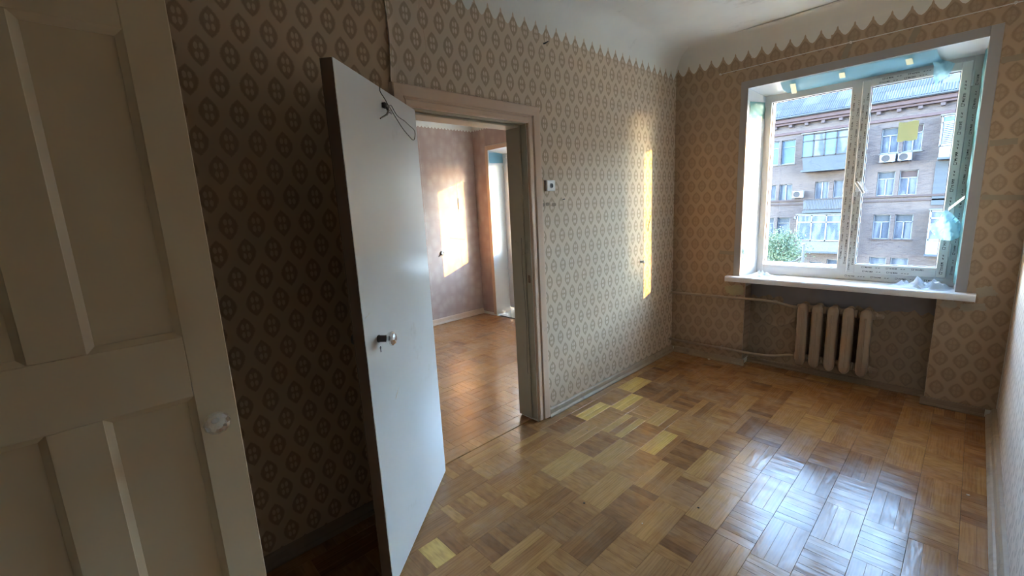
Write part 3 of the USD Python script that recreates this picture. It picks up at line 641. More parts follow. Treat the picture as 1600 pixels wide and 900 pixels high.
tape((1.235, .004, 2.330), (1.228, .075, 2.308), .034, HN, 'tape_yellow', 'yellow tape across the middle of the blue head film')
tape((1.590, .004, 2.330), (1.592, .080, 2.307), .034, HN, 'tape_yellow', 'yellow tape on the blue head film near its torn end')
tape((1.863, .120, 1.345), (1.932, .004, 1.424), .022, (-.7, -.6, .4), 'tape_yellow', 'twisted yellow tape holding the blue film tuft', k=8)
tape((1.553, .2155, 1.89), (1.659, .2155, 1.89), .130, N_, 'paper_yellow', 'faded yellow paper square stuck on the window pane', 'paper', k=6)
tape((1.9405, .02, 1.63), (1.9405, .05, 1.64), .03, (-1, 0, 0), 'tape_yellow', 'bit of yellow tape on the window reveal edge', k=4)
def scrap(x0, x1, y0, y1, seed, h, label):
    rr = np.random.default_rng(seed); n = 16; P = np.zeros((n, n, 3))
    for i in range(n):
        for j in range(n):
            u, v = i / (n - 1), j / (n - 1); r = 1 - .35 * abs(math.sin(6 * u + seed)) * abs(v - .5)
            P[i, j] = (x0 + (x1 - x0) * (u + .06 * math.sin(9 * v + seed)), y0 + (y1 - y0) * (v * r + .08 * math.sin(7 * u)), .8135)
    q = P.reshape(-1, 3) * 30; e_ = np.sin(np.linspace(0, math.pi, n)); P[..., 2] += np.abs(meshkit.fbm(q, 3, seed) - .45).reshape(n, n) * 2.2 * h * e_[:, None] * e_[None, :]
    return obj('plastic_scrap', MB().shell(P, (0, 0, 1), .0006), M['film_clear'], None, smooth=50, label=label, cat='plastic scrap')
scrap(1.62, 1.92, -.01, .18, 3, .16, 'crumpled clear plastic on the sill below the opening sash')
scrap(.66, .88, .02, .17, 5, .10, 'crumpled clear plastic on the sunlit end of the sill')
obj('sill_scratch', MB().box(1.10, 1.12, .02, .026, .812, .8125).box(1.14, 1.165, .019, .025, .812, .8125).box(1.18, 1.20, .018, .024, .812, .8125).box(1.215, 1.235, .017, .023, .812, .8125), M['print'], sl, label='small printed marks on the sill film')

# curtain wire
cw = thing('curtain_wire', 'thin curtain wire stretched across the wall above the window', 'curtain wire')
obj('strand', MB().tube(smooth_path([(.40, -.022, 2.514), (.8, -.024, 2.514), (1.28, -.024, 2.513), (1.7, -.024, 2.508), (2.20, -.022, 2.506)], 20), .0030, 8), M['wire_light'], cw, smooth=True)
for x, z in ((.40, 2.514), (1.275, 2.513), (2.03, 2.507)):
    obj('anchor', MB().lathe([(0, 0), (.004, 0), (.004, .018), (.008, .020), (.008, .026), (0, .027)], (x, -.0018, z), (0, -1, 0), 10), M['wire_light'], cw)

# ================================================================ RADIATOR and pipes
rad = thing('radiator', 'beige painted cast iron radiator of five sections in the recess under the window', 'radiator', (1.304, .067, 0))
def column(mb, cx, cy, zb, zt, rx, ry):
    n = 20; ang = np.arange(n) * 2 * np.pi / n; L = zt - zb
    e = .75; cx_ = np.sign(np.cos(ang)) * np.abs(np.cos(ang)) ** e; sy_ = np.sign(np.sin(ang)) * np.abs(np.sin(ang)) ** e
    rows = [(0, .25), (.008, .55), (.022, .82), (.045, .96), (.08, 1.0), (L - .08, 1.0), (L - .045, .97), (L - .02, .86), (L - .006, .6), (L, .3)]
    v = np.vstack([np.stack([cx + rx * s * cx_, cy + ry * s * sy_, np.full(n, zb + h)], 1) for h, s in rows]); f = []
    for i in range(len(rows) - 1):
        for j in range(n): f.append([i * n + j, i * n + (j + 1) % n, (i + 1) * n + (j + 1) % n, (i + 1) * n + j])
    mb.add(v, f)
    for o, sgn in ((0, 1), ((len(rows) - 1) * n, -1)): mb.add(v[o:o + n], [[0, j + (sgn < 0), j + (sgn > 0)] for j in range(1, n - 1)])
    # shallow ridge down the middle of the face
    mb.cbox(cx - .006, cx + .006, cy - ry - .004 if cy < 0 else cy + ry - .003, cy - ry + .003 if cy < 0 else cy + ry + .003, zb + .06, zt - .06, .003)
SEC = [-.2005, -.1025, -.0010, .0965, .2015]
for sx in SEC:
    mb = MB(); column(mb, sx, -.038, .096, .622, .0365, .034); column(mb, sx, .038, .096, .622, .031, .031)
    for z in (.155, .575):
        mb.lathe([(0, -.0495), (.026, -.0495), (.030, -.044), (.030, .044), (.026, .0495), (0, .0495)], (sx, 0, z), (1, 0, 0), 18)
        mb.cbox(sx - .024, sx + .024, -.05, .05, z - .036, z + .036, .012)
    for z in (.30, .43): mb.cbox(sx - .010, sx + .010, -.03, .03, z - .012, z + .012, .004)
    obj('section', mb, M['radiator'], rad, smooth=40)
for z, ln in ((.575, .055), (.155, .05)):
    obj('end_plug', MB().lathe([(0, .050), (.024, .050), (.025, .060), (.021, .062), (.021, .062 + ln * .35), (.017, .064 + ln * .5), (.008, .066 + ln * .56), (0, .066 + ln * .56)], (.2015, 0, z), (1, 0, 0), 8), M['radiator'], rad)
for x in (-.15, .15):
    obj('bracket', MB().tube([(x, .074, .535), (x, .0, .533), (x, -.012, .548)], .007, 8), M['radiator'], rad)
up = thing('heating_pipe', 'upper beige heating pipe running along the wall to the radiator top', 'pipe')
obj('tube', MB().tube(smooth_path([(.003, -.030, .604), (.30, -.030, .612), (.66, -.028, .620), (.84, -.010, .618), (.95, .030, .598), (1.00, .056, .582), (1.052, .067, .575)], 48), .0115, 12), M['pipe'], up, smooth=True)
obj('clamp', MB().lathe([(.0125, -.012), (.016, -.012), (.016, .012), (.0125, .012)], (.60, -.029, .619), (1, .0, .02), 14).cbox(.594, .606, -.029, -.0018, .630, .642, .002), M['pipe'], up)
obj('coupling', MB().lathe([(.012, -.018), (.0175, -.018), (.0175, .018), (.012, .018)], (.90, .012, .610), (1, .42, -.15), 8), M['pipe'], up)
lo = thing('heating_pipe', 'lower beige heating pipe running just above the skirting to the radiator foot', 'pipe')
obj('tube', MB().tube(smooth_path([(.003, -.045, .133), (.34, -.045, .136), (.68, -.043, .139), (.86, -.020, .138), (.96, .030, .146), (1.01, .058, .153), (1.052, .067, .155)], 48), .0115, 12), M['pipe'], lo, smooth=True)
obj('clamp', MB().lathe([(.0125, -.010), (.016, -.010), (.016, .010), (.0125, .010)], (.50, -.044, .1375), (1, 0, 0), 14).cbox(.495, .505, -.044, -.0018, .148, .158, .002), M['pipe'], lo)

# ================================================================ small wall fittings
sw = thing('wall_socket', 'small square off-white wall socket with a grey round centre beside the doorway', 'wall socket', (.0018, -1.787, 1.632))
obj('box', MB().cbox(0, .016, -.043, .043, -.036, .036, .003), M['grey_knob'], sw, label='dark grey backing edge')
obj('plate', MB().cbox(.016, .027, -.042, .042, -.035, .035, .004), M['switch'], sw)
obj('insert', MB().lathe([(0, .027), (.017, .027), (.016, .031), (.010, .032), (.009, .029), (0, .029)], (0, 0, 0), (1, 0, 0), 20), M['grey_knob'], sw, smooth=40)
obj('slot', MB().cbox(.029, .037, -.003, .003, -.012, .010, .001), M['dark_metal'], sw)
pk = thing('wall_peg', 'tiny white peg on the wallpaper left of the sunlit strip'.replace('left of', 'beside'), 'peg', (.0018, -.600, .976))
obj('peg', MB().lathe([(0, 0), (.012, 0), (.013, .003), (.008, .008), (.008, .022), (.013, .026), (.013, .034), (.006, .038), (0, .038)], (0, 0, 0), (1, 0, 0), 14), M['switch'], pk, smooth=40)
obj('bent_wire', MB().tube(smooth_path([(.003, -.452, 1.372), (.020, -.472, 1.366), (.026, -.488, 1.345), (.022, -.500, 1.305), (.016, -.503, 1.262), (.010, -.499, 1.235)], 24), .0032, 8), M['wire'], None, smooth=True, label='short bent wire sticking out of the wall at the sunlit strip', cat='wire')
def nail(y, z, label): obj('nail', MB().lathe([(0, 0), (.002, 0), (.002, .012), (.005, .013), (.005, .015), (0, .0155)], (.0018, y, z), (1, .2, .3), 10), M['dark_metal'], None, label=label, cat='nail')
nail(-1.642, 1.538, 'tiny nail in the wallpaper beside and below the socket')
obj('nail', MB().tube([(.002, -1.790, 2.510), (.012, -1.777, 2.515), (.022, -1.765, 2.524)], [.005, .004, .0025], 8), M['dark_metal'], None, label='dark bent nail high on the wallpaper above the doorway corner', cat='nail')
tearm = MB()
for y0, z0, w in ((-1.848, 1.509, .03), (-1.80, 1.512, .02), (-1.735, 1.507, .025)):
    tearm.extr(blob([(y0 - w / 2, z0 - .004), (y0 + w / 2, z0 - .003), (y0 + w / 2, z0 + .003), (y0 - w / 2, z0 + .004)], 9, .004, 14), .0017, .0024, YZ)
obj('paper_scuff', tearm, M['skirting_brown'], wall_left)

# floor specks
for i, (x, y, s, mt, lb) in enumerate(((.763, -2.45, .006, 'crumb', 'dark crumb on the parquet near the middle of the room'), (1.192, -2.098, .005, 'crumb', 'dark crumb on the parquet beside the window reflection'),
                                      (.333, -1.853, .004, 'crumb', 'tiny dark crumb on the parquet near the pale yellow blocks'), (2.100, -1.135, .006, 'crumb_light', 'pale crumb on the parquet next to the side skirting'),
                                      (.40, -.052, .012, 'crumb_light', 'pale plaster lump lying at the back skirting under the pipe'), (1.05, -2.38, .004, 'crumb_light', 'pale speck on the scuffed dark strips'))):
    ic = trimesh.creation.icosphere(1, s); v = np.array(ic.vertices) * (1, .8, .6) * (1 + .25 * nrng.standard_normal((len(ic.vertices), 1)).clip(-1, 1))
    v[:, 2] -= v[:, 2].min(); obj('crumb', (v + (x, y, .0006), ic.faces), M[mt], None, label=lb, cat='crumb')

# ================================================================ NEIGHBOURING ROOM
OX, OY = -2.86, -.10
g = NG('paper_pink'); pos, x, y, z = g.xyz()
vo = g.n('voronoi_texture', vector=g.scaled(pos, 9.0, 9.0, 7.0), scale=1.0, randomness=.75) + '.distance'
na = g.noise(pos, 24.0, 4.0, .6)
c = g.ramp(g.m('add', vo, g.m('multiply', g.m('subtract', na, .5), .5)), [(0, (.49, .375, .325)), (.3, (.455, .338, .288)), (.6, (.42, .30, .255)), (1, (.40, .285, .24))])
M['paper_pink'] = g.done(g.n('principled_bsdf', base_color=c, roughness=.7, specular_ior_level=.3, normal=g.bump(na, .2, .002)) + '.BSDF')
w2 = thing('wall_left', 'far wall of the neighbouring room in faded pink paper with a sunlit patch', 'wall', kind='structure')
obj('plaster', MB().box(OX - .2, OX, -4.75, OY, -.14, ZC), M['plaster'], w2)
e2 = [-4.54, -4.1, -3.575, -3.05, -2.525, -2.0, -1.475, -.95, -.425, OY - .001]
for a, b in zip(e2[:-1], e2[1:]):
    p = Polygon([(a + .0008, .04), (b - .0008, .04)] + teeth(a + .0008, b - .0008, -1.0, 2.56, .022, .05))
    obj('wallpaper_sheet', MB().extr(p, OX + .0004, OX + .0016, YZ), M['paper_pink'], w2)
sk2 = thing('baseboard_left', 'painted skirting at the foot of the pink wall in the neighbouring room', 'baseboard', kind='structure')
obj('board', MB().extr(Polygon([(OX + .0018 + a, b * 1.3) for a, b in sk]), -4.5, OY - .002, lambda u, v, w: np.stack([u, w, v], 1)), M['casing'], sk2)
w3 = thing('wall_back', 'facade wall of the neighbouring room in pink paper around the balcony door', 'wall', kind='structure')
BX0, BX1 = -2.553, -.66
mb = MB().box(OX - .2, BX0, OY, YO, -.14, ZC).box(BX1, -.161, OY, YO, -.14, ZC).box(BX0, BX1, OY, YO, 2.27, ZC).box(-1.46, BX1, OY, YO, -.14, .82).box(BX0, -1.46, .17, YO, -.14, .10)
obj('plaster', mb, M['plaster'], w3)
xs = [OX + .002, -2.606]
obj('wallpaper_sheet', MB().extr(Polygon([(xs[0], .04), (xs[1], .04)] + teeth(xs[0], xs[1], -2.8, 2.56, .022, .05)), OY - .0016, OY - .0004, XZ), M['paper_pink'], w3)
obj('wallpaper_sheet', MB().extr(Polygon([(-2.605, 2.325), (-.165, 2.325)] + teeth(-2.605, -.165, -2.8, 2.56, .022, .05)), OY - .0016, OY - .0004, XZ), M['paper_pink'], w3)
w4 = thing('wall_front', 'rear wall of the neighbouring room', 'wall', kind='structure')
obj('plaster', MB().box(OX, -.161, -4.75, -4.55, -.14, ZC), M['paper_pink'], w4)
b2 = thing('window_2', 'white plastic balcony door block in the neighbouring room, mostly hidden by the doorway', 'balcony door', kind='structure')
obj('reveal_panel', splay((BX0, OY - .001, .02), (BX0 + .07, .10, .02), (BX0, OY - .001, 2.265), (BX0 + .07, .10, 2.215), n=(-1, 0, 0)), M['pvc'], b2)
obj('reveal_panel', splay((BX0 - .008, OY - .001, 2.265), (BX1, OY - .001, 2.265), (BX0 + .062, .10, 2.215), (BX1, .10, 2.215)), M['pvc'], b2)
obj('casing', MB().cbox(BX0 - .054, BX0 + .001, OY - .008, OY - .0017, .02, 2.32, .002), M['casing'], b2)
obj('casing', MB().cbox(BX0 + .001, BX1, OY - .008, OY - .0017, 2.264, 2.32, .002), M['casing'], b2)
mb = ring(MB(), BX0 + .066, BX1 + .0, .10, 2.22, .06, .06, .06, .03, .10, .17); mb.cbox(-1.50, -1.42, .10, .17, .10, 2.2)
obj('window_frame', mb, M['pvc'], b2)
ds = obj('door_sash', ring(MB(), BX0 + .122, -1.503, .125, 2.165, .070, .040, .085, .10, .085, .155, .005).cbox(BX0 + .19, -1.54, .095, .15, .85, .93, .004), M['pvc'], b2)
obj('lower_panel', MB().cbox(BX0 + .192, -1.543, .110, .135, .22, .852, .003), M['pvc'], ds)
obj('glass_pane', MB().box(BX0 + .192, -1.543, .115, .123, .93, 2.08), M['glass'], b2)
obj('glass_pane', MB().box(-1.42, BX1 - .06, .13, .138, .82, 2.16), M['glass'], b2)
P = [[(BX0 + .010 + .07 * t + .004 * math.sin(z * 40 + 5 * t), OY + .004 + .19 * t, z) for t in np.linspace(.02, .98, 8)] for z in np.linspace(2.10, 2.235, 10)]
obj('protective_film', MB().shell(np.array(P), (1, 0, 0), .0005), M['film_blue'], None, smooth=40, label='blue film at the top of the balcony door reveal in the next room', cat='plastic film')
sp = thing('wall_switch', 'narrow grey switch plate on the sunlit patch of the pink wall', 'light switch', (OX + .0018, -.392, 1.59))
obj('plate', MB().cbox(0, .012, -.030, .030, -.075, .075, .003), M['grey_knob'], sp)
obj('rocker', MB().cbox(.012, .020, -.014, .014, -.03, .03, .003), M['switch'], sp)
so = thing('wall_socket', 'small dark round socket low on the pink wall at the edge of the sunlit patch', 'wall socket', (OX + .0018, -.745, .955))
obj('body', MB().lathe([(0, 0), (.030, 0), (.030, .018), (.024, .026), (.012, .027), (.010, .022), (0, .022)], (0, 0, 0), (1, 0, 0), 18), M['grey_knob'], so, smooth=40)
obj('cord', MB().tube([(.004, -.025, -.02), (.010, -.045, -.035), (.006, -.06, -.045)], .004, 8), M['dark_metal'], so)
tape((OX + .0022, -.60, 1.14), (OX + .0022, -.35, 1.10), .012, (1, 0, 0), 'tape_beige', 'pale scuff of tape across the sunlit patch on the pink wall')

# ================================================================ OUTSIDE
YB = 38.2
FX = lambda u: 1.24 * u - .477
FZ = lambda u: 1.24 * u - .36
g = NG('old_brick'); pos, x, y, z = g.xyz()
uv = g.n('combine_xyz', x=x, y=z, z=0.0) + '.vector'
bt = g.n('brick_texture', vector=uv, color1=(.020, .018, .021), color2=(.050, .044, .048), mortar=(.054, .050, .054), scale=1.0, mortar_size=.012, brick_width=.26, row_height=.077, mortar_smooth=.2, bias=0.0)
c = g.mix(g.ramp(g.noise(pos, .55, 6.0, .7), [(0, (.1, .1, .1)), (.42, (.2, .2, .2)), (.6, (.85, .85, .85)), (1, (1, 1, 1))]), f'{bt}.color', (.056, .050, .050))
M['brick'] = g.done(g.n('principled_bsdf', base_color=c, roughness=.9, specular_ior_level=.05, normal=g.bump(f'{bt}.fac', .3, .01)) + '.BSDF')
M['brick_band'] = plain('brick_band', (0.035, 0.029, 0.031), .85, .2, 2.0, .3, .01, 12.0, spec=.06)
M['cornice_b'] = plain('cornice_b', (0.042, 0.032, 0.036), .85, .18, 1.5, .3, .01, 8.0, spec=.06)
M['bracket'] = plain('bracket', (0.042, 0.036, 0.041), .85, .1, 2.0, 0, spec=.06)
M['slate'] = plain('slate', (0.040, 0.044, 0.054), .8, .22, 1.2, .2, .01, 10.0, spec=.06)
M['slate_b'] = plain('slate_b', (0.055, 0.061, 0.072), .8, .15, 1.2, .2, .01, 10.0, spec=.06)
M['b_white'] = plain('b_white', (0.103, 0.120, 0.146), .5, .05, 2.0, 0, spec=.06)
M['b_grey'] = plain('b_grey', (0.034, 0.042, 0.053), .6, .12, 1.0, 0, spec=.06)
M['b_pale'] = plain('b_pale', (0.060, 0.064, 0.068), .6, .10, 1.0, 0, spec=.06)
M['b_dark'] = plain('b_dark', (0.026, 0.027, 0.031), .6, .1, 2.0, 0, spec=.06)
g = NG('far_pane'); pos = g.xyz()[0]
c = g.ramp(g.noise(g.scaled(pos, 2.2, 1.0, .6), 1.0, 2.0), [(0, (.02, .027, .04)), (.45, (.03, .04, .058)), (.55, (.055, .068, .09)), (1, (.075, .09, .115))])
M['far_pane'] = g.done(g.n('principled_bsdf', base_color=c, roughness=.18, specular_ior_level=.28) + '.BSDF')
M['far_pane_blue'] = plain('far_pane_blue', (0.042, 0.071, 0.109), .2, .25, 1.5, 0, spec=.3)

bld = thing('apartment_building', 'old brick apartment block across the street with corrugated roof and mixed balconies', 'building')
WIN = []      # (u0, u1, z0, z1, style, extras)
rows = [(3.53, 4.95), (1.10, 2.49), (-1.45, 0.0), (-3.3, -2.55)]
wins = []
for ri, (z0, z1) in enumerate(rows):
    for u0 in (-2.22, -1.23, 5.0, 6.0, 11.4, 12.4, -10.6, -13.0, -16.0):
        wins.append((u0, u0 + .80, z0, z1, 'three' if ri < 3 else 'low'))
    for u0 in (17.5, 18.5, 22.0, 24.0): wins.append((u0, u0 + .80, z0, z1, 'three' if ri < 3 else 'low'))
    for u0 in (-7.36, -8.32): wins.append((u0, u0 + (.76 if ri != 0 else .80), (3.46, 1.05, -1.36, -3.3)[ri], (5.0, 2.14, -.07, -2.6)[ri], ('blue', 'two', 'trans', 'low')[ri]))
doors = [(-5.31, -4.57, 1.05, 2.17, 'two'), (-4.33, -3.84, 1.12, 2.18, 'one')]
wins += doors
wins += [(-5.32, -4.62, -3.36, -3.0, 'low'), (-4.36, -3.7, -3.36, -2.81, 'low')]
face = sbox(FX(-22), -8.6, FX(35), FZ(6.30))
for (a, b, c_, d, s) in wins: face = face.difference(sbox(FX(a), FZ(c_), FX(b), FZ(d)))
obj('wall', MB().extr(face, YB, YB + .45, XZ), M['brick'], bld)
obj('core', MB().box(FX(-22), FX(35), YB + .46, YB + 12, -8.6, FZ(6.2)), M['b_dark'], bld, label='dark interior behind the windows')
def facade_window(a, b, c_, d, s):
    x0, x1, z0, z1 = FX(a), FX(b), FZ(c_), FZ(d); y0, y1 = YB + .14, YB + .22; f = .055
    mb = MB(); ring(mb, x0, x1, z0, z1, f, f, f, f, y0, y1, .01)
    W, H = x1 - x0, z1 - z0
    zt = z1 - .30 * H
    if s == 'three': mb.box(x0, x1, y0, y1, zt - .03, zt + .03).box(x0 + W * .5 - .035, x0 + W * .5 + .035, y0, y1, z0, zt)
    elif s == 'two': mb.box(x0 + W * .5 - .04, x0 + W * .5 + .04, y0, y1, z0, z1)
    elif s == 'trans': mb.box(x0, x1, y0, y1, zt - .03, zt + .03)
    elif s == 'blue': mb.box(x0, x1, y0, y1, zt - .02, zt + .02)
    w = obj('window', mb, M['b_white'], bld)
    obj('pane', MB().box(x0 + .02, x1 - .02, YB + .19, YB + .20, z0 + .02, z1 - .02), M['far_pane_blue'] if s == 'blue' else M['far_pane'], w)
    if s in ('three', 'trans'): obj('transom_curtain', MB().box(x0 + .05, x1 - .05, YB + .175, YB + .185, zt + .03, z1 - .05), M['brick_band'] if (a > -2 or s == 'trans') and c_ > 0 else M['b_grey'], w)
    obj('ledge', MB().cbox(x0 - .08, x1 + .08, YB - .08, YB + .14, z0 - .08, z0 - .005, .01), M['b_pale'] if c_ > 3 else M['brick_band'], w)
for q in wins: facade_window(*q)
BX_, BXE = FX(-22), FX(35)  # right end lengthened out of view to block low sky glow
obj('string_course', MB().cbox(BX_, BXE, YB - .10, YB + .01, FZ(.98), FZ(1.10), .02).cbox(BX_, BXE, YB - .06, YB + .01, FZ(.74), FZ(.85), .02), M['brick_band'], bld)
obj('cornice', MB().cbox(BX_, BXE, YB - .12, YB + .01, FZ(5.30), FZ(5.46), .03).cbox(BX_, BXE, YB - .30, YB + .4, FZ(5.92), FZ(6.06), .03).cbox(BX_, BXE, YB - .45, YB + .4, FZ(6.06), FZ(6.30), .04), M['cornice_b'], bld)
u = -14.0
while u < 6:
    obj('cornice_bracket', MB().cbox(FX(u) - .13, FX(u) + .13, YB - .24, YB + .01, FZ(5.74), FZ(5.93), .03), M['bracket'], bld); u += .89
obj('gutter', MB().cbox(BX_, BXE, YB - .70, YB - .40, FZ(6.33), FZ(6.42), .03), M['b_grey'], bld)
# corrugated roof sheets
pitch_r, sw_, sl_ = math.radians(36), 1.10, 1.25
def roof_sheet(x0, row):
    n = 33; xs_ = np.linspace(0, sw_ + .04, n); P = []
    for t in (0.0, 1.0):
        s = row * sl_ + t * (sl_ + .09); up_ = .02 * (1 - t)
        P.append([(x0 + xx_, YB - .65 + s * math.cos(pitch_r), FZ(6.43) + s * math.sin(pitch_r) + .028 * math.sin(xx_ / .1375 * 2 * math.pi) + up_ + .03 * (row % 2) * 0) for xx_ in xs_])
    return MB().shell(np.array(P).transpose(1, 0, 2), (0, 0, -1), .01)
rs = random.Random(4)
for row in range(6):
    x = FX(-12) + (row % 2) * .3
    while x < FX(8):
        obj('roof_sheet', roof_sheet(x, row), M['slate_b'] if rs.random() < .3 else M['slate'], bld, smooth=60); x += sw_
obj('roof_deck', MB().hexa([(BX_, YB - .6, FZ(6.30)), (BXE, YB - .6, FZ(6.30)), (BXE, YB + 6, FZ(6.30)), (BX_, YB + 6, FZ(6.30)), (BX_, YB - .6, FZ(6.31)), (BXE, YB - .6, FZ(6.31)), (BXE, YB + 6, FZ(6.31) + 6.5 * math.tan(pitch_r)), (BX_, YB + 6, FZ(6.31) + 6.5 * math.tan(pitch_r))]), M['slate'], bld)
for u in (-7.6, -6.3, -4.9, -3.6, -2.1, -1.0, .1, 1.3): obj('snow_stop', MB().tube([(FX(u), YB - .60, FZ(6.43)), (FX(u), YB - .56, FZ(6.43) + .32)], .025, 6), M['b_dark'], bld)
# roof dormer at the pane's upper corner
dm = obj('dormer', MB().extr(Polygon([(FX(.10), FZ(6.72)), (FX(1.30), FZ(6.72)), (FX(1.30), FZ(7.10)), (FX(.72), FZ(7.42)), (FX(.10), FZ(7.10))]), YB + .2, YB + 3.2, XZ), M['slate_b'], bld)
obj('dormer_face', MB().box(FX(.30), FX(1.12), YB + .16, YB + .199, FZ(6.76), FZ(7.06)), M['far_pane_blue'], dm)
# balconies
def balcony(u0, u1, zb, zt, out, mat, name='balcony', taper=0.0):
    x0, x1, a, b = FX(u0), FX(u1), FZ(zb), FZ(zt); mb = MB()
    mb.hexa([(x0 + taper, YB - out + taper, a), (x1 - taper, YB - out + taper, a), (x1 - taper, YB, a), (x0 + taper, YB, a), (x0, YB - out, b), (x1, YB - out, b), (x1, YB, b), (x0, YB, b)])
    p = obj(name, mb, mat, bld); obj('slab', MB().cbox(x0 - .05, x1 + .05, YB - out - .06, YB - .0005, a - .15, a, .02), M['b_grey'], p); return p
def glazing(p, u0, u1, zb, zt, out, n, bars, mat, transom, pane):
    x0, x1, a, b = FX(u0), FX(u1), FZ(zb), FZ(zt); mb = MB(); y = YB - out; w = bars
    for i in range(n + 1): xx = x0 + (x1 - x0) * i / n; mb.box(xx - w / 2, xx + w / 2, y - .04, y + .04, a, b)
    for zz_ in (a, b - w, a + (b - a) * transom): mb.box(x0, x1, y - .04, y + .04, zz_, zz_ + w)
    mb.box(x0 - w / 2, x0 + w / 2, y, YB, a, a + w).box(x0 - w / 2, x0 + w / 2, y, YB, b - w, b).box(x1 - w / 2, x1 + w / 2, y, YB, a, a + w).box(x1 - w / 2, x1 + w / 2, y, YB, b - w, b)
    obj('glazing_frame', mb, mat, p)
    for i in range(n):
        q0, q1 = x0 + (x1 - x0) * i / n + w / 2, x0 + (x1 - x0) * (i + 1) / n - w / 2
        obj('pane', MB().box(q0, q1, y - .005, y + .005, a + w, b - w), M[pane if (i % 2 == 0) else 'far_pane'], p)
    obj('canopy', MB().cbox(x0 - .12, x1 + .12, y - .12, YB - .0005, b, b + .10, .02), M['b_pale'], p)
for du in (0.0, 13.2):
    p = balcony(-5.92 + du, -3.62 + du, 2.92, 3.70, 1.1, M['b_grey'], taper=.10); glazing(p, -5.95 + du, -3.60 + du, 3.70, 5.10, 1.1, 4, .07, M['b_dark'], .68, 'far_pane_blue')
    p = balcony(-5.88 + du, -3.62 + du, -2.22, -1.58, 1.1, M['b_pale']); glazing(p, -5.95 + du, -3.60 + du, -1.55, .10, 1.1, 3, .09, M['b_white'], .70, 'far_pane')
    p = balcony(-5.70 + du, -3.60 + du, .34, .40, 1.0, M['b_grey'])
    mb = MB(); x0, x1 = FX(-5.72 + du), FX(-3.58 + du); y = YB - .98
    mb.box(x0, x1, y - .03, y + .03, FZ(1.05), FZ(1.09)).box(x0, x1, y - .02, y + .02, FZ(.44), FZ(.47)).box(x0 - .02, x0 + .02, y, YB, FZ(1.05), FZ(1.09)).box(x1 - .02, x1 + .02, y, YB, FZ(1.05), FZ(1.09))
    for i in range(26): xx = x0 + (x1 - x0) * i / 25; mb.box(xx - .012, xx + .012, y - .012, y + .012, FZ(.40), FZ(1.06))
    obj('railing', mb, M['b_dark'], p)
    obj('railing_panel', MB().box(x0 + .02, x1 - .02, y + .05, y + .07, FZ(.46), FZ(1.03)), M['b_white'], p)
# shuttered loggia column at the right of the pane
p = balcony(.33, 2.5, 3.02, 3.58, .9, M['b_white']); glazing(p, .33, 2.5, 3.6, 5.14, .9, 3, .10, M['b_white'], .75, 'far_pane_blue')
mb = MB()
for i in range(13): z = FZ(3.66) + i * .115; mb.box(FX(.40), FX(1.0), YB - .97, YB - .945, z, z + .075)
obj('shutter_slat', mb, M['b_white'], p, kind='stuff')
obj('recess_panel', MB().cbox(FX(.23), FX(2.6), YB - .06, YB - .0005, FZ(.47), FZ(2.85), .02), M['b_grey'], bld)
p = balcony(.27, 2.5, -2.2, -1.43, .9, M['b_white']); glazing(p, .31, 2.5, -1.43, .22, .9, 3, .10, M['b_white'], .72, 'far_pane')
# air conditioners, each its own thing
def aircon(u0, u1, z0, z1, label):
    x0, x1, a, b = FX(u0), FX(u1), FZ(z0), FZ(z1); y = YB - .42
    t = thing('air_conditioner', label, 'air conditioner', ((x0 + x1) / 2, YB - .21, a), group=None)
    w, h = (x1 - x0) / 2, b - a
    obj('casing', MB().cbox(-w, w, -.20, .10, 0, h, .02), M['b_white'], t)
    fx = -w * .22
    obj('fan_grille', MB().lathe([(0, .0), (.16, .0), (.20, .012), (.22, .012), (.22, 0), (.235, 0), (.235, -.02)], (fx, -.201, h / 2), (0, -1, 0), 24), M['b_dark'], t)
    for bx_ in (-w * .7, w * .7 - .04): obj('bracket', MB().box(bx_, bx_ + .04, -.18, .2095, -.05, -.001), M['b_grey'], t)
aircon(-2.17, -1.46, 3.02, 3.45, 'white air conditioner under the first top-floor window across the street, further from the shutters')
aircon(-1.36, -.76, 3.04, 3.45, 'white air conditioner under the second top-floor window across the street, nearer the shutters')
aircon(-6.48, -5.86, 1.21, 1.66, 'white air conditioner beside the small open balcony across the street')
obj('downlight', MB().tube([(FX(-6.28), YB - .14, FZ(-.12)), (FX(-6.28), YB - .001, FZ(-.06))], .09, 10), M['b_white'], bld)
obj('drain_pipe', MB().tube([(FX(-2.95), YB - .12, FZ(5.9)), (FX(-2.95), YB - .12, -8.5)], .06, 8), M['b_grey'], bld)

# the facade of the viewer's own building, unseen, raised high to cut sky light opposite
g = NG('own_brick'); pos, x, y, z = g.xyz()
uv = g.n('combine_xyz', x=x, y=z, z=0.0) + '.vector'
bt = g.n('brick_texture', vector=uv, color1=(.066, .058, .052), color2=(.092, .078, .068), mortar=(.10, .09, .08), scale=1.0, mortar_size=.012, brick_width=.26, row_height=.077, mortar_smooth=.2, bias=0.0)
M['own_brick'] = g.done(g.n('principled_bsdf', base_color=f'{bt}.color', roughness=.9, specular_ior_level=.05) + '.BSDF')
own = thing('facade', "street side of the viewer's own brick block", 'building', kind='structure')
mb = MB().box(-30, OX - .21, YO - .3, YO, -8.55, 18).box(X1 + .21, 26, YO - .3, YO, -8.55, 18).box(OX - .21, X1 + .21, YO - .3, YO, ZC + .21, 18).box(OX - .21, X1 + .21, YO - .3, YO, -8.55, -.15)
obj('wall', mb, M['own_brick'], own)

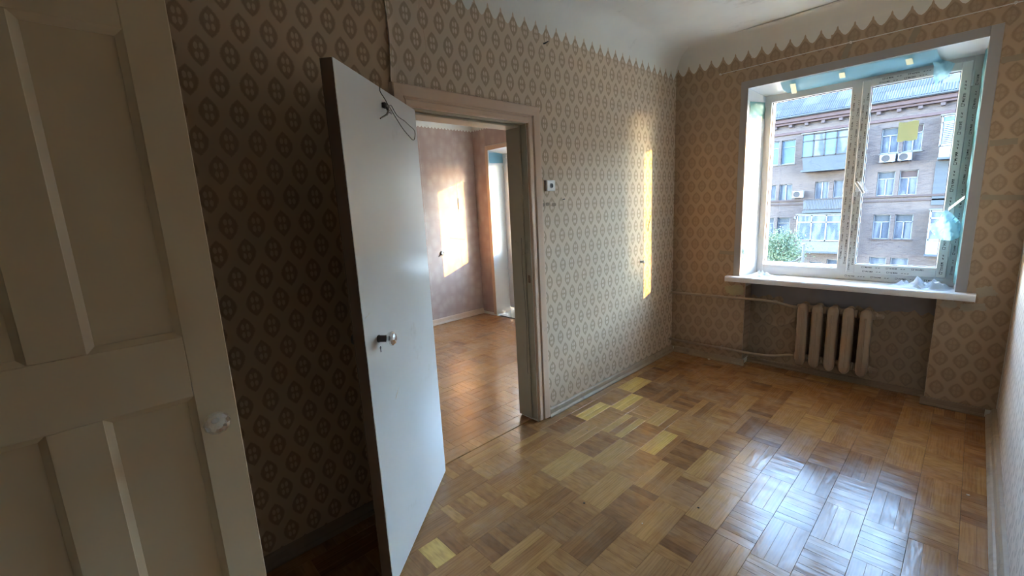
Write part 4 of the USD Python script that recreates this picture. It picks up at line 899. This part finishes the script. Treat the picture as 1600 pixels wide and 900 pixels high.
# ground, tree, lamp
M['asphalt'] = plain('asphalt', (.11, .11, .115), .9, .15, .8, 0)
M['leaf'] = None
g = NG('leaf'); pos = g.xyz()[0]
c = g.ramp(g.noise(pos, 3.0, 4.0), [(0, (.035, .058, .036)), (.5, (.062, .095, .058)), (1, (.10, .14, .085))])
M['leaf'] = g.done(g.n('mix_closure', fac=.25, closure1=g.n('principled_bsdf', base_color=c, roughness=.5) + '.BSDF', closure2=g.n('translucent_bsdf', color=c) + '.BSDF') + '.closure')
M['bark'] = plain('bark', (.10, .085, .07), .9, .2, 6.0, .3, .01, 30.0)
obj('ground', MB().box(-70, 70, YO + .1, 90, -8.9, -8.55), M['asphalt'], None, label='grey street surface far below the window', cat='ground', kind='structure')
def tree(x, y, zt, r, hgt, seed, label):
    t = thing('tree', label, 'tree', (x, y, -8.55)); rr = np.random.default_rng(seed); H = zt + 8.55
    obj('trunk', MB().tube([(0, 0, -.1), (.05, .02, H * .35), (-.05, .05, H * .6), (.1, 0, H * .85)], [.17, .13, .09, .03], 10), M['bark'], t, smooth=True)
    mbb = MB()
    for k in range(9):
        a = rr.uniform(0, 6.28); h = rr.uniform(H - hgt * .95, H - hgt * .35); mbb.tube([(0, 0, h - .5), (math.cos(a) * r * .4, math.sin(a) * r * .4, h), (math.cos(a) * r * .8, math.sin(a) * r * .8, h + .5)], [.05, .03, .012], 6)
    obj('branches', mbb, M['bark'], t)
    n = 5200; cl = rr.normal(size=(26, 3)); cl /= np.linalg.norm(cl, axis=1, keepdims=True); cl *= rr.uniform(.45, .95, (26, 1)); cl = cl * (r * .8, r * .8, hgt * .42) + (0, 0, H - hgt / 2)
    ctr = cl[rr.integers(0, 26, n)] + rr.normal(size=(n, 3)) * (.27 * r, .27 * r, .20 * r)
    u = rr.normal(size=(n, 3)); u /= np.linalg.norm(u, axis=1, keepdims=True); w = np.cross(u, rr.normal(size=(n, 3))); w /= np.linalg.norm(w, axis=1, keepdims=True)
    s = rr.uniform(.05, .095, (n, 1)); v = np.stack([ctr - u * s, ctr + w * s * .55, ctr + u * s, ctr - w * s * .55], 1).reshape(-1, 3)
    f = np.arange(n * 4).reshape(n, 4); obj('foliage', MB().add(v, f), M['leaf'], t, kind='stuff')
tree(-6.9, 30.0, -.75, 1.35, 3.2, 3, 'leafy green tree in front of the brick block, low in the window')
lamp = thing('street_lamp', 'pale street lamp post with a slanting arm beside the tree', 'street lamp', (-4.93, 26.6, -8.55))
zt = 7.02
obj('pole', MB().tube([(0, 0, 0), (0, 0, zt * .6), (0, 0, zt)], [.11, .09, .07], 12), M['b_pale'], lamp, smooth=40)
obj('arm', MB().tube([(0, 0, zt - .70), (-.35, -.05, zt - 1.0), (-.72, -.08, zt - 1.12)], [.05, .045, .04], 10), M['b_pale'], lamp, smooth=True)
obj('lamp_head', MB().cbox(-.98, -.68, -.17, .02, zt - 1.18, zt - 1.09, .02), M['b_grey'], lamp)
obj('cap', MB().lathe([(0, .0), (.10, 0), (.09, .08), (.0, .10)], (0, 0, zt), (0, 0, 1), 12), M['b_white'], lamp)
